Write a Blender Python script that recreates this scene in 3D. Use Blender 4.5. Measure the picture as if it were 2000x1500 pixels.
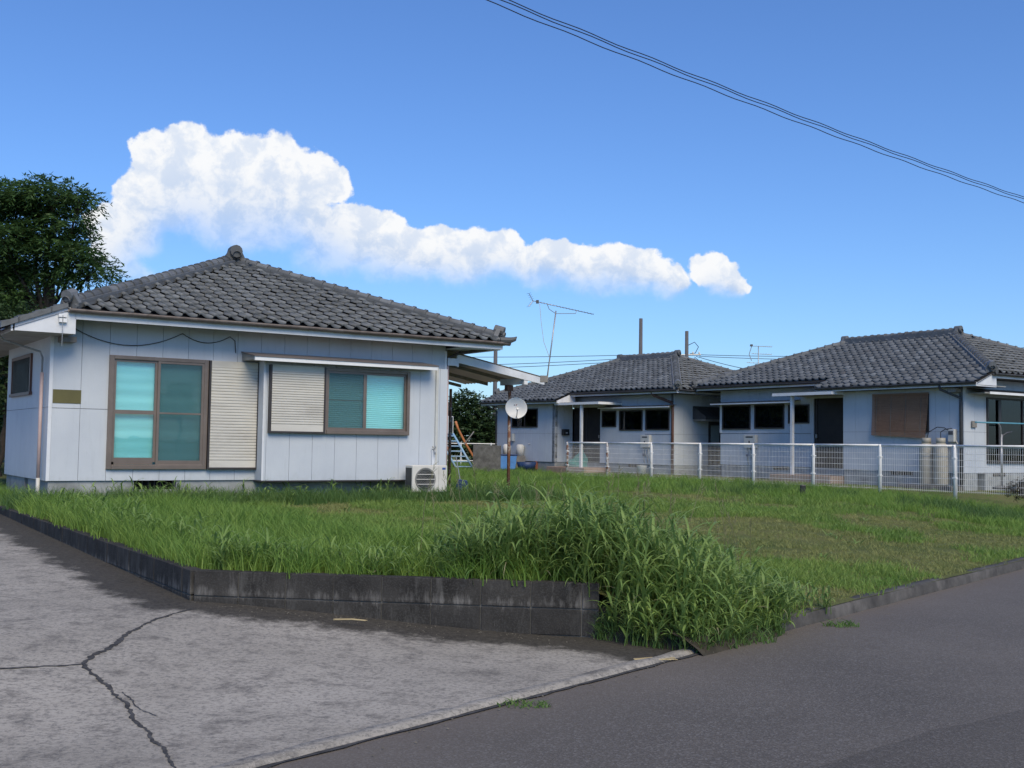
import bpy, bmesh, math, random
import numpy as np
from mathutils import Matrix, Vector

for _o in list(bpy.data.objects):
    bpy.data.objects.remove(_o)
SC = bpy.context.scene
COL = SC.collection
R = math.radians
random.seed(7)
RNG = np.random.default_rng(11)
EYE = 1.10

# ------------------------------------------------------------------ camera
cam = bpy.data.cameras.new('camera')
cam.sensor_width = 36.0
cam.lens = 39.29
cam.clip_start = 0.05
cam.clip_end = 6000
camo = bpy.data.objects.new('camera', cam)
COL.objects.link(camo)
_pt, _rl = 0.0542, 0.0151                       # pitch up, slight roll of the hand-held camera
_fw = Vector((0, math.cos(_pt), math.sin(_pt)))
_dn = Vector((0, math.sin(_pt), -math.cos(_pt)))
_rt = Vector((1, 0, 0))
_r2 = _rt * math.cos(_rl) - _dn * math.sin(_rl)
_d2 = _rt * math.sin(_rl) + _dn * math.cos(_rl)
camo.matrix_world = Matrix(((_r2.x, -_d2.x, -_fw.x, 0), (_r2.y, -_d2.y, -_fw.y, 0),
                            (_r2.z, -_d2.z, -_fw.z, EYE), (0, 0, 0, 1)))
SC.camera = camo

# ------------------------------------------------------------------ exposure
SC.render.engine = 'CYCLES'
SC.view_settings.view_transform = 'Standard'
SC.view_settings.look = 'None'
SC.view_settings.exposure = 1.26
SC.view_settings.gamma = 1.0
SC.view_settings.use_curve_mapping = False
SC.cycles.use_denoising = True
SC.cycles.max_bounces = 8
SC.cycles.transparent_max_bounces = 24

# ------------------------------------------------------------------ sun (veiled by cloud) and sky
SUN_EL, SUN_AZ = 45.0, 159.0                      # azimuth clockwise from +Y (straight ahead)
sd = bpy.data.lights.new('sun', 'SUN')
sd.energy = 1.4
sd.angle = R(36)
sd.color = (1.0, 0.85, 0.60)
so = bpy.data.objects.new('sun', sd)
COL.objects.link(so)
_sv = Vector((math.sin(R(SUN_AZ)) * math.cos(R(SUN_EL)), math.cos(R(SUN_AZ)) * math.cos(R(SUN_EL)), math.sin(R(SUN_EL))))
so.rotation_euler = _sv.to_track_quat('Z', 'Y').to_euler()
so.location = (0, 0, 60)

CLOUD = [(-0.2873, 0.245, 0.0244, 0.0228), (-0.3168, 0.2408, 0.0165, 0.0183), (-0.2474, 0.2431, 0.025, 0.0213), (-0.213, 0.2412, 0.0271, 0.0233), (-0.1861, 0.2332, 0.0257, 0.0216), (-0.1679, 0.2246, 0.02, 0.0172), (-0.2652, 0.2259, 0.0405, 0.0265), (-0.3057, 0.2227, 0.0258, 0.0218), (-0.2036, 0.2213, 0.0395, 0.0202), (-0.3314, 0.2035, 0.0172, 0.0199), (-0.3028, 0.1973, 0.0301, 0.0227), (-0.2601, 0.199, 0.0364, 0.0221), (-0.2119, 0.2003, 0.035, 0.0202), (-0.2335, 0.1823, 0.0477, 0.0201), (-0.354, 0.1784, 0.0169, 0.018), (-0.3305, 0.1738, 0.0246, 0.0217), (-0.345, 0.1535, 0.0203, 0.0172), (-0.3282, 0.1417, 0.014, 0.0087), (-0.14, 0.1936, 0.0261, 0.0163), (-0.1162, 0.1887, 0.0181, 0.0155), (-0.1486, 0.1741, 0.0403, 0.0204), (-0.0939, 0.1715, 0.0282, 0.0192), (-0.0655, 0.1769, 0.0237, 0.0155), (-0.0341, 0.1731, 0.0284, 0.0174), (-0.0065, 0.1763, 0.0156, 0.0147), (-0.0477, 0.1606, 0.0434, 0.0174), (-0.1027, 0.1569, 0.0408, 0.016), (-0.1664, 0.1635, 0.0312, 0.0181), (0.0352, 0.1678, 0.0201, 0.0156), (0.0629, 0.1598, 0.0283, 0.0183), (0.0895, 0.1622, 0.0264, 0.0173), (0.117, 0.1563, 0.0262, 0.0173), (0.1397, 0.1463, 0.0189, 0.0145), (0.0814, 0.1486, 0.041, 0.0146), (0.0261, 0.155, 0.0275, 0.0137), (0.1756, 0.1567, 0.016, 0.0144), (0.1877, 0.1476, 0.0168, 0.0144), (0.1989, 0.1404, 0.0114, 0.009), (0.0122, 0.1601, 0.022, 0.0156), (-0.1759, 0.1872, 0.0267, 0.019)]
C_TOP = [(-0.3764, 0.1807), (-0.3567, 0.1951), (-0.3335, 0.2392), (-0.3132, 0.26), (-0.288, 0.2665), (-0.2489, 0.2626), (-0.2136, 0.2597), (-0.1865, 0.2506), (-0.1497, 0.222), (-0.1313, 0.2095), (-0.099, 0.1952), (-0.0713, 0.187), (-0.0067, 0.1907), (0.012, 0.1729), (0.035, 0.1786), (0.0903, 0.1779), (0.1314, 0.1688), (0.1541, 0.1507), (0.1765, 0.1705), (0.1944, 0.1547), (0.2099, 0.1344)]
C_BASE = [(-0.3745, 0.1259), (-0.334, 0.1284), (-0.3016, 0.1607), (-0.2503, 0.1616), (-0.2022, 0.1664), (-0.1751, 0.1542), (-0.1116, 0.1453), (-0.0474, 0.1425), (-0.0014, 0.1478), (0.0677, 0.1417), (0.1362, 0.135), (0.21, 0.1322)]


def build_world():
    w = bpy.data.worlds.new('World')
    SC.world = w
    w.use_nodes = True
    nt = w.node_tree
    nt.nodes.clear()
    N, L = nt.nodes, nt.links

    def n(t, **k):
        x = N.new(t)
        for a, b in k.items():
            setattr(x, a, b)
        return x

    def m(op, a, b=None, c=None, clamp=False):
        x = n('ShaderNodeMath', operation=op)
        x.use_clamp = clamp
        for i, v in enumerate((a, b, c)):
            if v is None:
                continue
            if isinstance(v, (int, float)):
                x.inputs[i].default_value = v
            else:
                L.new(v, x.inputs[i])
        return x.outputs[0]

    def vm(op, a, b=None, c=None):
        x = n('ShaderNodeVectorMath', operation=op)
        for i, v in enumerate((a, b, c)):
            if v is None:
                continue
            if isinstance(v, tuple):
                x.inputs[i].default_value = v
            else:
                L.new(v, x.inputs[i])
        return x

    def smooth(v, a, b):
        x = n('ShaderNodeMapRange', interpolation_type='SMOOTHERSTEP')
        L.new(v, x.inputs[0])
        x.inputs[1].default_value, x.inputs[2].default_value = a, b
        return x.outputs[0]

    out = n('ShaderNodeOutputWorld')
    bg = n('ShaderNodeBackground')
    bg.inputs[1].default_value = SKY_STRENGTH
    sky = n('ShaderNodeTexSky', sky_type='NISHITA')
    sky.sun_disc = False
    sky.sun_elevation = R(SUN_EL)
    sky.sun_rotation = R(SUN_AZ)
    sky.altitude = 20
    sky.air_density = 1.15
    sky.dust_density = 0.35
    sky.ozone_density = 3.0
    tm = n('ShaderNodeMix', data_type='RGBA', blend_type='MULTIPLY')
    tm.inputs[0].default_value = 1.0
    tm.inputs[7].default_value = SKY_TINT + (1,)
    L.new(sky.outputs[0], tm.inputs[6])
    tint = tm.outputs[2]
    tc = n('ShaderNodeTexCoord')
    sep = n('ShaderNodeSeparateXYZ')
    L.new(tc.outputs['Generated'], sep.inputs[0])
    az = m('ARCTAN2', sep.outputs[0], sep.outputs[1])
    el = m('ARCSINE', sep.outputs[2])
    cmb = n('ShaderNodeCombineXYZ')
    L.new(az, cmb.inputs[0])
    L.new(el, cmb.inputs[1])
    p0 = cmb.outputs[0]

    def noise(vec, scale, detail, rough=0.55, dim='3D', w=None):
        x = n('ShaderNodeTexNoise', noise_dimensions=dim)
        x.inputs['Scale'].default_value = scale
        x.inputs['Detail'].default_value = detail
        x.inputs['Roughness'].default_value = rough
        L.new(vec, x.inputs['Vector'])
        return x
    n1 = noise(p0, 34, 3)
    n2 = noise(p0, 120, 5, 0.6)
    w1 = vm('MULTIPLY', vm('SUBTRACT', n1.outputs['Color'], (.5, .5, .5)).outputs[0], (.020, .016, 0)).outputs[0]
    w2 = vm('MULTIPLY', vm('SUBTRACT', n2.outputs['Color'], (.5, .5, .5)).outputs[0], (.007, .0065, 0)).outputs[0]
    p = vm('ADD', vm('ADD', p0, w1).outputs[0], w2).outputs[0]
    f = None
    for (a, e, rx, ry) in CLOUD:
        d = vm('MULTIPLY_ADD', p, (1 / rx, 1 / ry, 0), (-a / rx, -e / ry, 0))
        ln = vm('LENGTH', d.outputs[0]).outputs['Value']
        f = ln if f is None else m('SMOOTH_MIN', f, ln, .34)
    # billow erosion: small puffs eat the edge
    puff = noise(p0, 75, 6, 0.62)
    f = m('ADD', f, m('MULTIPLY', m('SUBTRACT', puff.outputs['Fac'], .5), .48))

    sepp = n('ShaderNodeSeparateXYZ')
    L.new(p, sepp.inputs[0])

    def curve(pts):
        x = n('ShaderNodeFloatCurve')
        cu = x.mapping.curves[0]
        lo, hi = -.45, .30
        P = [((a - lo) / (hi - lo), b * 3) for a, b in pts]
        P = [(0, P[0][1])] + P + [(1, P[-1][1])]
        while len(cu.points) < len(P):
            cu.points.new(.5, .5)
        for q, (a, b) in zip(cu.points, P):
            q.location = (a, b)
            q.handle_type = 'AUTO_CLAMPED'
        x.mapping.update()
        mr = n('ShaderNodeMapRange')
        L.new(az, mr.inputs[0])
        mr.inputs[1].default_value, mr.inputs[2].default_value = lo, hi
        L.new(mr.outputs[0], x.inputs['Value'])
        return m('DIVIDE', x.outputs[0], 3.0)
    top, base = curve(C_TOP), curve(C_BASE)
    h = m('DIVIDE', m('SUBTRACT', sepp.outputs[1], base), m('MAXIMUM', m('SUBTRACT', top, base), .01))
    edge = smooth(f, 1.14, 0.93)
    soft = smooth(f, 1.36, 0.40)
    hb = smooth(h, -.05, .55)                         # soft, dissolving underside
    am = n('ShaderNodeMix')
    L.new(hb, am.inputs[0])
    L.new(soft, am.inputs[2])
    L.new(edge, am.inputs[3])
    alpha = m('MULTIPLY', am.outputs[0], m('ADD', m('MULTIPLY', hb, .55), .45), clamp=True)
    # light on the cloud: bright crowns, blue-grey hollows and base
    big = noise(vm('ADD', p0, w1).outputs[0], 42, 5, .6)
    lit = m('ADD', m('MULTIPLY', smooth(h, .05, 1.05), .50), m('MULTIPLY', smooth(big.outputs['Fac'], .34, .64), .62), clamp=True)
    cc = n('ShaderNodeMix', data_type='RGBA')
    L.new(lit, cc.inputs[0])
    cc.inputs[6].default_value = CLOUD_LO + (1,)
    cc.inputs[7].default_value = CLOUD_HI + (1,)
    fin = n('ShaderNodeMix', data_type='RGBA')
    L.new(alpha, fin.inputs[0])
    L.new(tint, fin.inputs[6])
    L.new(cc.outputs[2], fin.inputs[7])
    L.new(tint, bg.inputs[0])
    bgc = n('ShaderNodeBackground')
    bgc.inputs[1].default_value = SKY_STRENGTH
    L.new(fin.outputs[2], bgc.inputs[0])
    # the cloud is only evaluated where it stands in the sky
    msk = m('MULTIPLY', m('LESS_THAN', m('ABSOLUTE', m('ADD', az, .085)), .345),
            m('LESS_THAN', m('ABSOLUTE', m('SUBTRACT', el, .195)), .105))
    mx = n('ShaderNodeMixShader')
    L.new(msk, mx.inputs[0])
    L.new(bg.outputs[0], mx.inputs[1])
    L.new(bgc.outputs[0], mx.inputs[2])
    L.new(mx.outputs[0], out.inputs[0])
    w.cycles.sampling_method = 'MANUAL'
    w.cycles.sample_map_resolution = 256


SKY_STRENGTH = 0.0548
SKY_TINT = (0.555, 0.785, 1.16)           # white balance of the camera's daylight setting
CLOUD_HI = (7.25, 7.35, 7.5)
CLOUD_LO = (3.9, 4.9, 6.6)
build_world()

# ================================================================== helpers
def tag(o, label=None, cat=None, group=None, kind=None):
    if label: o['label'] = label
    if cat: o['category'] = cat
    if group: o['group'] = group
    if kind: o['kind'] = kind
    return o


def empty(name, loc=(0, 0, 0), rz=0.0):
    o = bpy.data.objects.new(name, None)
    o.empty_display_size = .2
    COL.objects.link(o)
    o.location = loc
    o.rotation_euler = (0, 0, rz)
    return o


def link(name, me, parent=None, mat=None, loc=None, mx=None):
    o = bpy.data.objects.new(name, me)
    COL.objects.link(o)
    if parent is not None:
        o.parent = parent
    if mat is not None and len(me.materials) == 0:
        me.materials.append(mat)
    if mx is not None:
        o.matrix_local = mx
    elif loc is not None:
        o.location = loc
    return o


class MB:
    """collects simple solids; build() links them as ONE mesh object"""
    def __init__(s):
        s.v, s.f = [], []

    def add(s, vs, fs):
        b = len(s.v)
        s.v += [tuple(q) for q in vs]
        s.f += [tuple(i + b for i in q) for q in fs]
        return s

    def box(s, x0, x1, y0, y1, z0, z1):
        return s.add([(x0, y0, z0), (x1, y0, z0), (x1, y1, z0), (x0, y1, z0), (x0, y0, z1), (x1, y0, z1), (x1, y1, z1), (x0, y1, z1)],
                     [(0, 3, 2, 1), (4, 5, 6, 7), (0, 1, 5, 4), (1, 2, 6, 5), (2, 3, 7, 6), (3, 0, 4, 7)])

    def hb(s, u0, u1, o0, o1, z0, z1):           # house coordinates: o = metres out in front of the wall plane
        return s.box(u0, u1, -o1, -o0, z0, z1)

    def prism(s, poly, ext):
        n = len(poly)
        e = Vector(ext)
        vs = [Vector(p) for p in poly]
        vs = vs + [p + e for p in vs]
        fs = [tuple(range(n - 1, -1, -1)), tuple(range(n, 2 * n))] + [(i, (i + 1) % n, n + (i + 1) % n, n + i) for i in range(n)]
        return s.add(vs, fs)

    def tube(s, pts, r, n=8, cap=True):
        pts = [Vector(p) for p in pts]
        rs = r if isinstance(r, (list, tuple)) else [r] * len(pts)
        vs, fs = [], []
        up = Vector((0, 0, 1))
        pd = None
        for i, p in enumerate(pts):
            d = (pts[min(i + 1, len(pts) - 1)] - pts[max(i - 1, 0)])
            d = d.normalized() if d.length > 1e-9 else Vector((0, 0, 1))
            a = up if abs(d.dot(up)) < .95 else Vector((0, 1, 0))
            x = d.cross(a).normalized() if pd is None else (pd - d * pd.dot(d)).normalized()
            pd = x
            y = d.cross(x)
            for k in range(n):
                t = 2 * math.pi * k / n
                vs.append(p + (x * math.cos(t) + y * math.sin(t)) * rs[i])
        for i in range(len(pts) - 1):
            for k in range(n):
                k2 = (k + 1) % n
                fs.append((i * n + k, i * n + k2, (i + 1) * n + k2, (i + 1) * n + k))
        if cap:
            fs.append(tuple(range(n - 1, -1, -1)))
            fs.append(tuple((len(pts) - 1) * n + k for k in range(n)))
        return s.add(vs, fs)

    def lathe(s, prof, n=20, c=(0, 0, 0), axis='z'):
        vs, fs = [], []
        for r, h in prof:
            for k in range(n):
                t = 2 * math.pi * k / n
                q = (r * math.cos(t), r * math.sin(t), h)
                if axis == 'y': q = (q[0], q[2], q[1])
                if axis == 'x': q = (q[2], q[0], q[1])
                vs.append((q[0] + c[0], q[1] + c[1], q[2] + c[2]))
        for i in range(len(prof) - 1):
            for k in range(n):
                k2 = (k + 1) % n
                fs.append((i * n + k, i * n + k2, (i + 1) * n + k2, (i + 1) * n + k))
        return s.add(vs, fs)

    def mesh(s, name, mat=None, smooth=False):
        me = bpy.data.meshes.new(name)
        me.from_pydata(s.v, [], s.f)
        bm = bmesh.new()
        bm.from_mesh(me)
        bmesh.ops.recalc_face_normals(bm, faces=bm.faces)
        bm.to_mesh(me)
        bm.free()
        if mat: me.materials.append(mat)
        if smooth:
            me.polygons.foreach_set('use_smooth', [True] * len(me.polygons))
        me.update()
        return me

    def build(s, name, mat, parent=None, smooth=False, bevel=0.0, loc=None):
        o = link(name, s.mesh(name, mat, smooth), parent, None, loc)
        if bevel:
            b = o.modifiers.new('bevel', 'BEVEL')
            b.width, b.segments, b.limit_method = bevel, 2, 'ANGLE'
        return o


def np_mesh(name, V, F, mat, nper=4, smooth=False):
    me = bpy.data.meshes.new(name)
    V = np.asarray(V, np.float32)
    F = np.asarray(F, np.int32)
    me.vertices.add(len(V))
    me.vertices.foreach_set('co', V.ravel())
    me.loops.add(F.size)
    me.loops.foreach_set('vertex_index', F.ravel())
    me.polygons.add(len(F))
    me.polygons.foreach_set('loop_start', np.arange(0, F.size, nper, dtype=np.int32))
    if smooth:
        me.polygons.foreach_set('use_smooth', np.ones(len(F), bool))
    me.update(calc_edges=True)
    if mat: me.materials.append(mat)
    return me


# ================================================================== materials
class NT:
    def __init__(s, name):
        s.m = bpy.data.materials.new(name)
        s.m.use_nodes = True
        s.t = s.m.node_tree
        s.t.nodes.clear()
        s.out = s.n('ShaderNodeOutputMaterial')
        s.b = s.n('ShaderNodeBsdfPrincipled')
        s.t.links.new(s.b.outputs[0], s.out.inputs[0])

    def n(s, t, **k):
        x = s.t.nodes.new(t)
        for a, b in k.items(): setattr(x, a, b)
        return x

    def l(s, a, b): s.t.links.new(a, b)

    def coord(s, kind='Object'):
        if kind == 'World':
            return s.n('ShaderNodeNewGeometry').outputs['Position']
        return s.n('ShaderNodeTexCoord').outputs[kind]

    def noise(s, vec, scale, detail=4, rough=.55, stretch=None):
        x = s.n('ShaderNodeTexNoise')
        x.inputs['Scale'].default_value = scale
        x.inputs['Detail'].default_value = detail
        x.inputs['Roughness'].default_value = rough
        if stretch:
            mp = s.n('ShaderNodeVectorMath', operation='MULTIPLY')
            mp.inputs[1].default_value = stretch
            s.l(vec, mp.inputs[0])
            vec = mp.outputs[0]
        s.l(vec, x.inputs['Vector'])
        return x.outputs['Fac']

    def ramp(s, fac, stops):
        x = s.n('ShaderNodeValToRGB')
        e = x.color_ramp.elements
        while len(e) < len(stops): e.new(.5)
        for q, (p, c) in zip(e, stops):
            q.position = p
            q.color = (c, c, c, 1) if isinstance(c, (int, float)) else tuple(c) + (1,)
        s.l(fac, x.inputs[0])
        return x.outputs[0]

    def mix(s, fac, a, b, mode='MIX'):
        x = s.n('ShaderNodeMix', data_type='RGBA', blend_type=mode)
        for i, v in ((0, fac), (6, a), (7, b)):
            if isinstance(v, (int, float)):
                x.inputs[i].default_value = v
            elif isinstance(v, tuple):
                x.inputs[i].default_value = v + (1,)
            else:
                s.l(v, x.inputs[i])
        return x.outputs[2]

    def math(s, op, a, b=0.0, clamp=False):
        x = s.n('ShaderNodeMath', operation=op)
        x.use_clamp = clamp
        for i, v in enumerate((a, b)):
            if isinstance(v, (int, float)): x.inputs[i].default_value = v
            else: s.l(v, x.inputs[i])
        return x.outputs[0]

    def bump(s, h, strength=.3, dist=.01):
        x = s.n('ShaderNodeBump')
        x.inputs['Strength'].default_value = strength
        x.inputs['Distance'].default_value = dist
        s.l(h, x.inputs['Height'])
        s.l(x.outputs[0], s.b.inputs['Normal'])

    def set(s, **k):
        for a, b in k.items():
            a = {'color': 'Base Color', 'rough': 'Roughness', 'metal': 'Metallic', 'spec': 'Specular IOR Level'}.get(a, a)
            if isinstance(b, (int, float)): s.b.inputs[a].default_value = b
            elif isinstance(b, tuple): s.b.inputs[a].default_value = b + (1,)
            else: s.l(b, s.b.inputs[a])
        return s.m


def mul(c, k): return tuple(min(1, x * k) for x in c)


def plain(name, col, rough=.6, var=.18, scale=6.0, metal=0.0, bump=0.0, dirt=None, dirt_amt=.0, coord='Object', spec=.4, stretch=None):
    t = NT(name)
    co = t.coord(coord)
    f = t.noise(co, scale, 5, .6, stretch)
    c = t.mix(t.ramp(f, [(.3, 0.), (.7, 1.)]), mul(col, 1 - var), mul(col, 1 + var))
    if dirt:
        d = t.noise(co, scale * .45, 6, .68, stretch)
        c = t.mix(t.math('MULTIPLY', t.ramp(d, [(.48, 0.), (.72, 1.)]), dirt_amt), c, dirt)
    if bump:
        t.bump(t.noise(co, scale * 9, 4, .6), bump, .006)
    return t.set(color=c, rough=rough, metal=metal, spec=spec)


M = {}


def siding_mat():
    t = NT('pale_blue_siding')
    co = t.coord('World')
    f1 = t.noise(co, 1.1, 5, .6)
    f2 = t.noise(co, 3.0, 6, .7, (4.0, 4.0, .35))
    c = t.mix(t.ramp(f1, [(.3, 0.), (.7, 1.)]), (.475, .520, .580), (.545, .590, .640))
    c = t.mix(t.math('MULTIPLY', t.ramp(f2, [(.55, 0.), (.8, 1.)]), .28), c, (.32, .35, .37))
    oi = t.n('ShaderNodeObjectInfo').outputs['Random']
    c = t.mix(t.math('MULTIPLY', oi, .12), c, (.43, .47, .52))
    # rain splash and algae creeping up from the sill
    sx = t.n('ShaderNodeSeparateXYZ')
    t.l(co, sx.inputs[0])
    hgt = t.math('SUBTRACT', .98, t.math('MULTIPLY', sx.outputs[2], 1.15))
    sp = t.math('ADD', hgt, t.math('MULTIPLY', t.math('SUBTRACT', t.noise(co, 4.5, 6, .7, (1.6, 1.6, .8)), .5), .9))
    c = t.mix(t.math('MULTIPLY', t.ramp(sp, [(.42, 0.), (.85, 1.)]), .38), c, (.30, .33, .31))
    fx = t.noise(co, 9.0, 5, .7, (3.0, 3.0, .22))
    c = t.mix(t.math('MULTIPLY', t.ramp(fx, [(.60, 0.), (.78, 1.)]), .22), c, (.25, .27, .27))
    g = t.noise(co, 55, 4, .6)
    t.bump(g, .35, .004)
    return t.set(color=c, rough=.62, spec=.3)


def tile_mat(name, base=(.124, .138, .153)):
    t = NT(name)
    co = t.coord('World')
    oi = t.n('ShaderNodeObjectInfo').outputs['Random']
    at = t.n('ShaderNodeAttribute', attribute_name='rnd').outputs['Fac']
    r = t.math('FRACT', t.math('ADD', t.math('MULTIPLY', oi, 7.13), t.math('MULTIPLY', at, 3.7)))
    c = t.ramp(r, [(0, mul(base, .72)), (.35, mul(base, .92)), (.8, mul(base, 1.12)), (1, mul(base, 1.4))])
    f = t.noise(co, 5, 6, .7)
    c = t.mix(t.math('MULTIPLY', t.ramp(f, [(.42, 0.), (.68, 1.)]), .55), c, (.055, .058, .055))
    rd = t.noise(co, .9, 5, .7)
    c = t.mix(t.math('MULTIPLY', t.ramp(rd, [(.60, 0.), (.76, 1.)]), .30), c, (.105, .075, .065))
    li = t.noise(co, 22, 4, .6)
    c = t.mix(t.math('MULTIPLY', t.ramp(li, [(.62, 0.), (.72, 1.)]), .35), c, (.26, .27, .26))
    t.bump(t.noise(co, 60, 3, .6), .25, .003)
    return t.set(color=c, rough=.55, spec=.35)


def glass_mat(name, tintc=(.85, .95, .95), refl=.55):
    t = NT(name)
    t.t.nodes.remove(t.b)
    lw = t.n('ShaderNodeLayerWeight')
    lw.inputs['Blend'].default_value = .5
    fr = t.math('ADD', t.math('MULTIPLY', t.math('POWER', lw.outputs['Facing'], 5.0), .95), .045)
    tr = t.n('ShaderNodeBsdfTransparent')
    tr.inputs[0].default_value = tintc + (1,)
    gl = t.n('ShaderNodeBsdfGlossy')
    gl.inputs['Roughness'].default_value = .015
    gl.inputs['Color'].default_value = (1, 1, 1, 1)
    bp = t.n('ShaderNodeBump')
    bp.inputs['Strength'].default_value = .06
    bp.inputs['Distance'].default_value = .02
    t.l(t.noise(t.coord('Object'), 1.6, 2), bp.inputs['Height'])
    t.l(bp.outputs[0], gl.inputs['Normal'])
    f = t.math('ADD', fr, refl * .06, True)
    mx = t.n('ShaderNodeMixShader')
    t.l(f, mx.inputs[0])
    t.l(tr.outputs[0], mx.inputs[1])
    t.l(gl.outputs[0], mx.inputs[2])
    t.l(mx.outputs[0], t.out.inputs[0])
    return t.m


def blind_mat():
    t = NT('teal_window_blind')
    co = t.coord('Object')
    f = t.noise(co, 1.0, 5, .6, (.7, .7, 7))
    c = t.mix(t.ramp(f, [(.3, 0.), (.7, 1.)]), (.30, .68, .73), (.42, .80, .84))
    f2 = t.noise(co, 1.0, 3, .5, (.25, .25, 16))
    c = t.mix(t.math('MULTIPLY', t.ramp(f2, [(.66, 0.), (.70, 1.)]), .4), c, (.55, .92, .93))
    return t.set(color=c, rough=.45)


def screen_mat():
    t = NT('insect_screen')
    d = t.n('ShaderNodeBsdfDiffuse')
    d.inputs[0].default_value = (.06, .11, .13, 1)
    tr = t.n('ShaderNodeBsdfTransparent')
    mx = t.n('ShaderNodeMixShader')
    mx.inputs[0].default_value = .58
    t.l(tr.outputs[0], mx.inputs[1])
    t.l(d.outputs[0], mx.inputs[2])
    t.l(mx.outputs[0], t.out.inputs[0])
    return t.m


def rust_mat(name, paint, amt=.5, lo=.45, scale=9):
    t = NT(name)
    co = t.coord('World')
    f = t.noise(co, scale, 6, .7)
    oi = t.n('ShaderNodeObjectInfo').outputs['Random']
    sh = t.math('ADD', f, t.math('MULTIPLY', t.math('SUBTRACT', oi, .5), .12))
    k = t.ramp(sh, [(lo, 0.), (lo + .10, 1.)])
    f2 = t.noise(co, 30, 4, .6)
    ru = t.mix(f2, (.10, .035, .018), (.28, .11, .05))
    c = t.mix(t.math('MULTIPLY', k, amt), paint, ru)
    t.bump(f, .3, .004)
    return t.set(color=c, rough=.6)


def block_mat():
    t = NT('weathered_block')
    co = t.coord('World')
    f1 = t.noise(co, 2.6, 6, .68)
    c = t.mix(t.ramp(f1, [(.35, 0.), (.7, 1.)]), (.020, .0195, .019), (.062, .060, .057))
    sz = t.n('ShaderNodeSeparateXYZ')
    t.l(co, sz.inputs[0])
    zb = t.math('SUBTRACT', 1.0, t.math('MULTIPLY', t.math('ABSOLUTE', t.math('ADD', sz.outputs[2], .235)), 12.0), True)
    ef = t.math('ADD', t.noise(co, 4.5, 6, .72, (2.2, 2.2, .5)), t.math('MULTIPLY', zb, .16))
    c = t.mix(t.math('MULTIPLY', t.ramp(ef, [(.60, 0.), (.80, 1.)]), .75), c, (.24, .235, .225))
    st = t.noise(co, 2.4, 6, .7, (3.5, 3.5, .7))
    c = t.mix(t.math('MULTIPLY', t.ramp(st, [(.54, 0.), (.72, 1.)]), .65), c, (.135, .135, .13))
    gr = t.noise(co, 70, 3, .6)
    c = t.mix(t.math('MULTIPLY', t.ramp(gr, [(.5, 0.), (.62, 1.)]), .30), c, (.10, .10, .10))
    oi = t.n('ShaderNodeObjectInfo').outputs['Random']
    c = t.mix(t.math('MULTIPLY', oi, .35), c, (.035, .035, .036))
    t.bump(gr, .5, .006)
    return t.set(color=c, rough=.9, spec=.2)


def concrete_mat():
    t = NT('driveway_concrete')
    co = t.coord('World')
    a = t.noise(co, .55, 6, .62)
    b = t.noise(co, 4.6, 8, .76)
    g = t.noise(co, 30, 6, .72)
    c = t.mix(t.ramp(a, [(.32, 0.), (.68, 1.)]), (.265, .250, .220), (.405, .382, .338))
    c = t.mix(t.math('MULTIPLY', t.ramp(b, [(.50, 0.), (.64, 1.)]), .62), c, (.085, .080, .073))
    c = t.mix(t.math('MULTIPLY', t.ramp(g, [(.38, 1.), (.52, 0.)]), .62), c, (.09, .09, .09))
    sp = t.noise(co, 95, 3, .6)
    c = t.mix(t.math('MULTIPLY', t.ramp(sp, [(.58, 0.), (.68, 1.)]), .55), c, (.43, .41, .38))
    at = t.n('ShaderNodeAttribute', attribute_name='stain').outputs['Fac']
    nb = t.noise(co, 2.6, 9, .78)
    k = t.math('ADD', at, t.math('MULTIPLY', t.math('SUBTRACT', nb, .5), 1.1))
    k = t.ramp(k, [(.40, 0.), (.60, 1.)])
    moss = t.mix(t.ramp(t.noise(co, 26, 7, .78), [(.36, 0.), (.66, 1.)]), (.012, .0115, .010), (.070, .065, .056))
    moss = t.mix(t.math('MULTIPLY', t.ramp(t.noise(co, 60, 3, .6), [(.64, 0.), (.70, 1.)]), .7), moss, (.17, .155, .135))
    c = t.mix(t.math('MULTIPLY', k, .93), c, moss)
    t.bump(t.mix(.5, g, sp), .55, .008)
    return t.set(color=c, rough=.88, spec=.25)


def asphalt_mat(name, k=1.0):
    t = NT(name)
    co = t.coord('World')
    a = t.noise(co, .35, 5, .6)
    g = t.noise(co, 110, 4, .7)
    v = t.n('ShaderNodeTexVoronoi')
    v.inputs['Scale'].default_value = 85
    t.l(co, v.inputs['Vector'])
    c = t.mix(t.ramp(a, [(.3, 0.), (.7, 1.)]), mul((.092, .084, .074), k), mul((.158, .144, .128), k))
    c = t.mix(t.math('MULTIPLY', t.ramp(g, [(.42, 1.), (.58, 0.)]), .55), c, mul((.040, .040, .041), k))
    c = t.mix(t.math('MULTIPLY', t.ramp(v.outputs['Color'], [(.55, 0.), (.95, 1.)]), .55), c, mul((.22, .215, .21), k))
    at = t.n('ShaderNodeAttribute', attribute_name='stain').outputs['Fac']
    c = t.mix(t.math('MULTIPLY', at, .55), c, (.150, .130, .112))
    t.bump(t.mix(.5, g, v.outputs['Distance']), .6, .008)
    return t.set(color=c, rough=.85, spec=.3)


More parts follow.
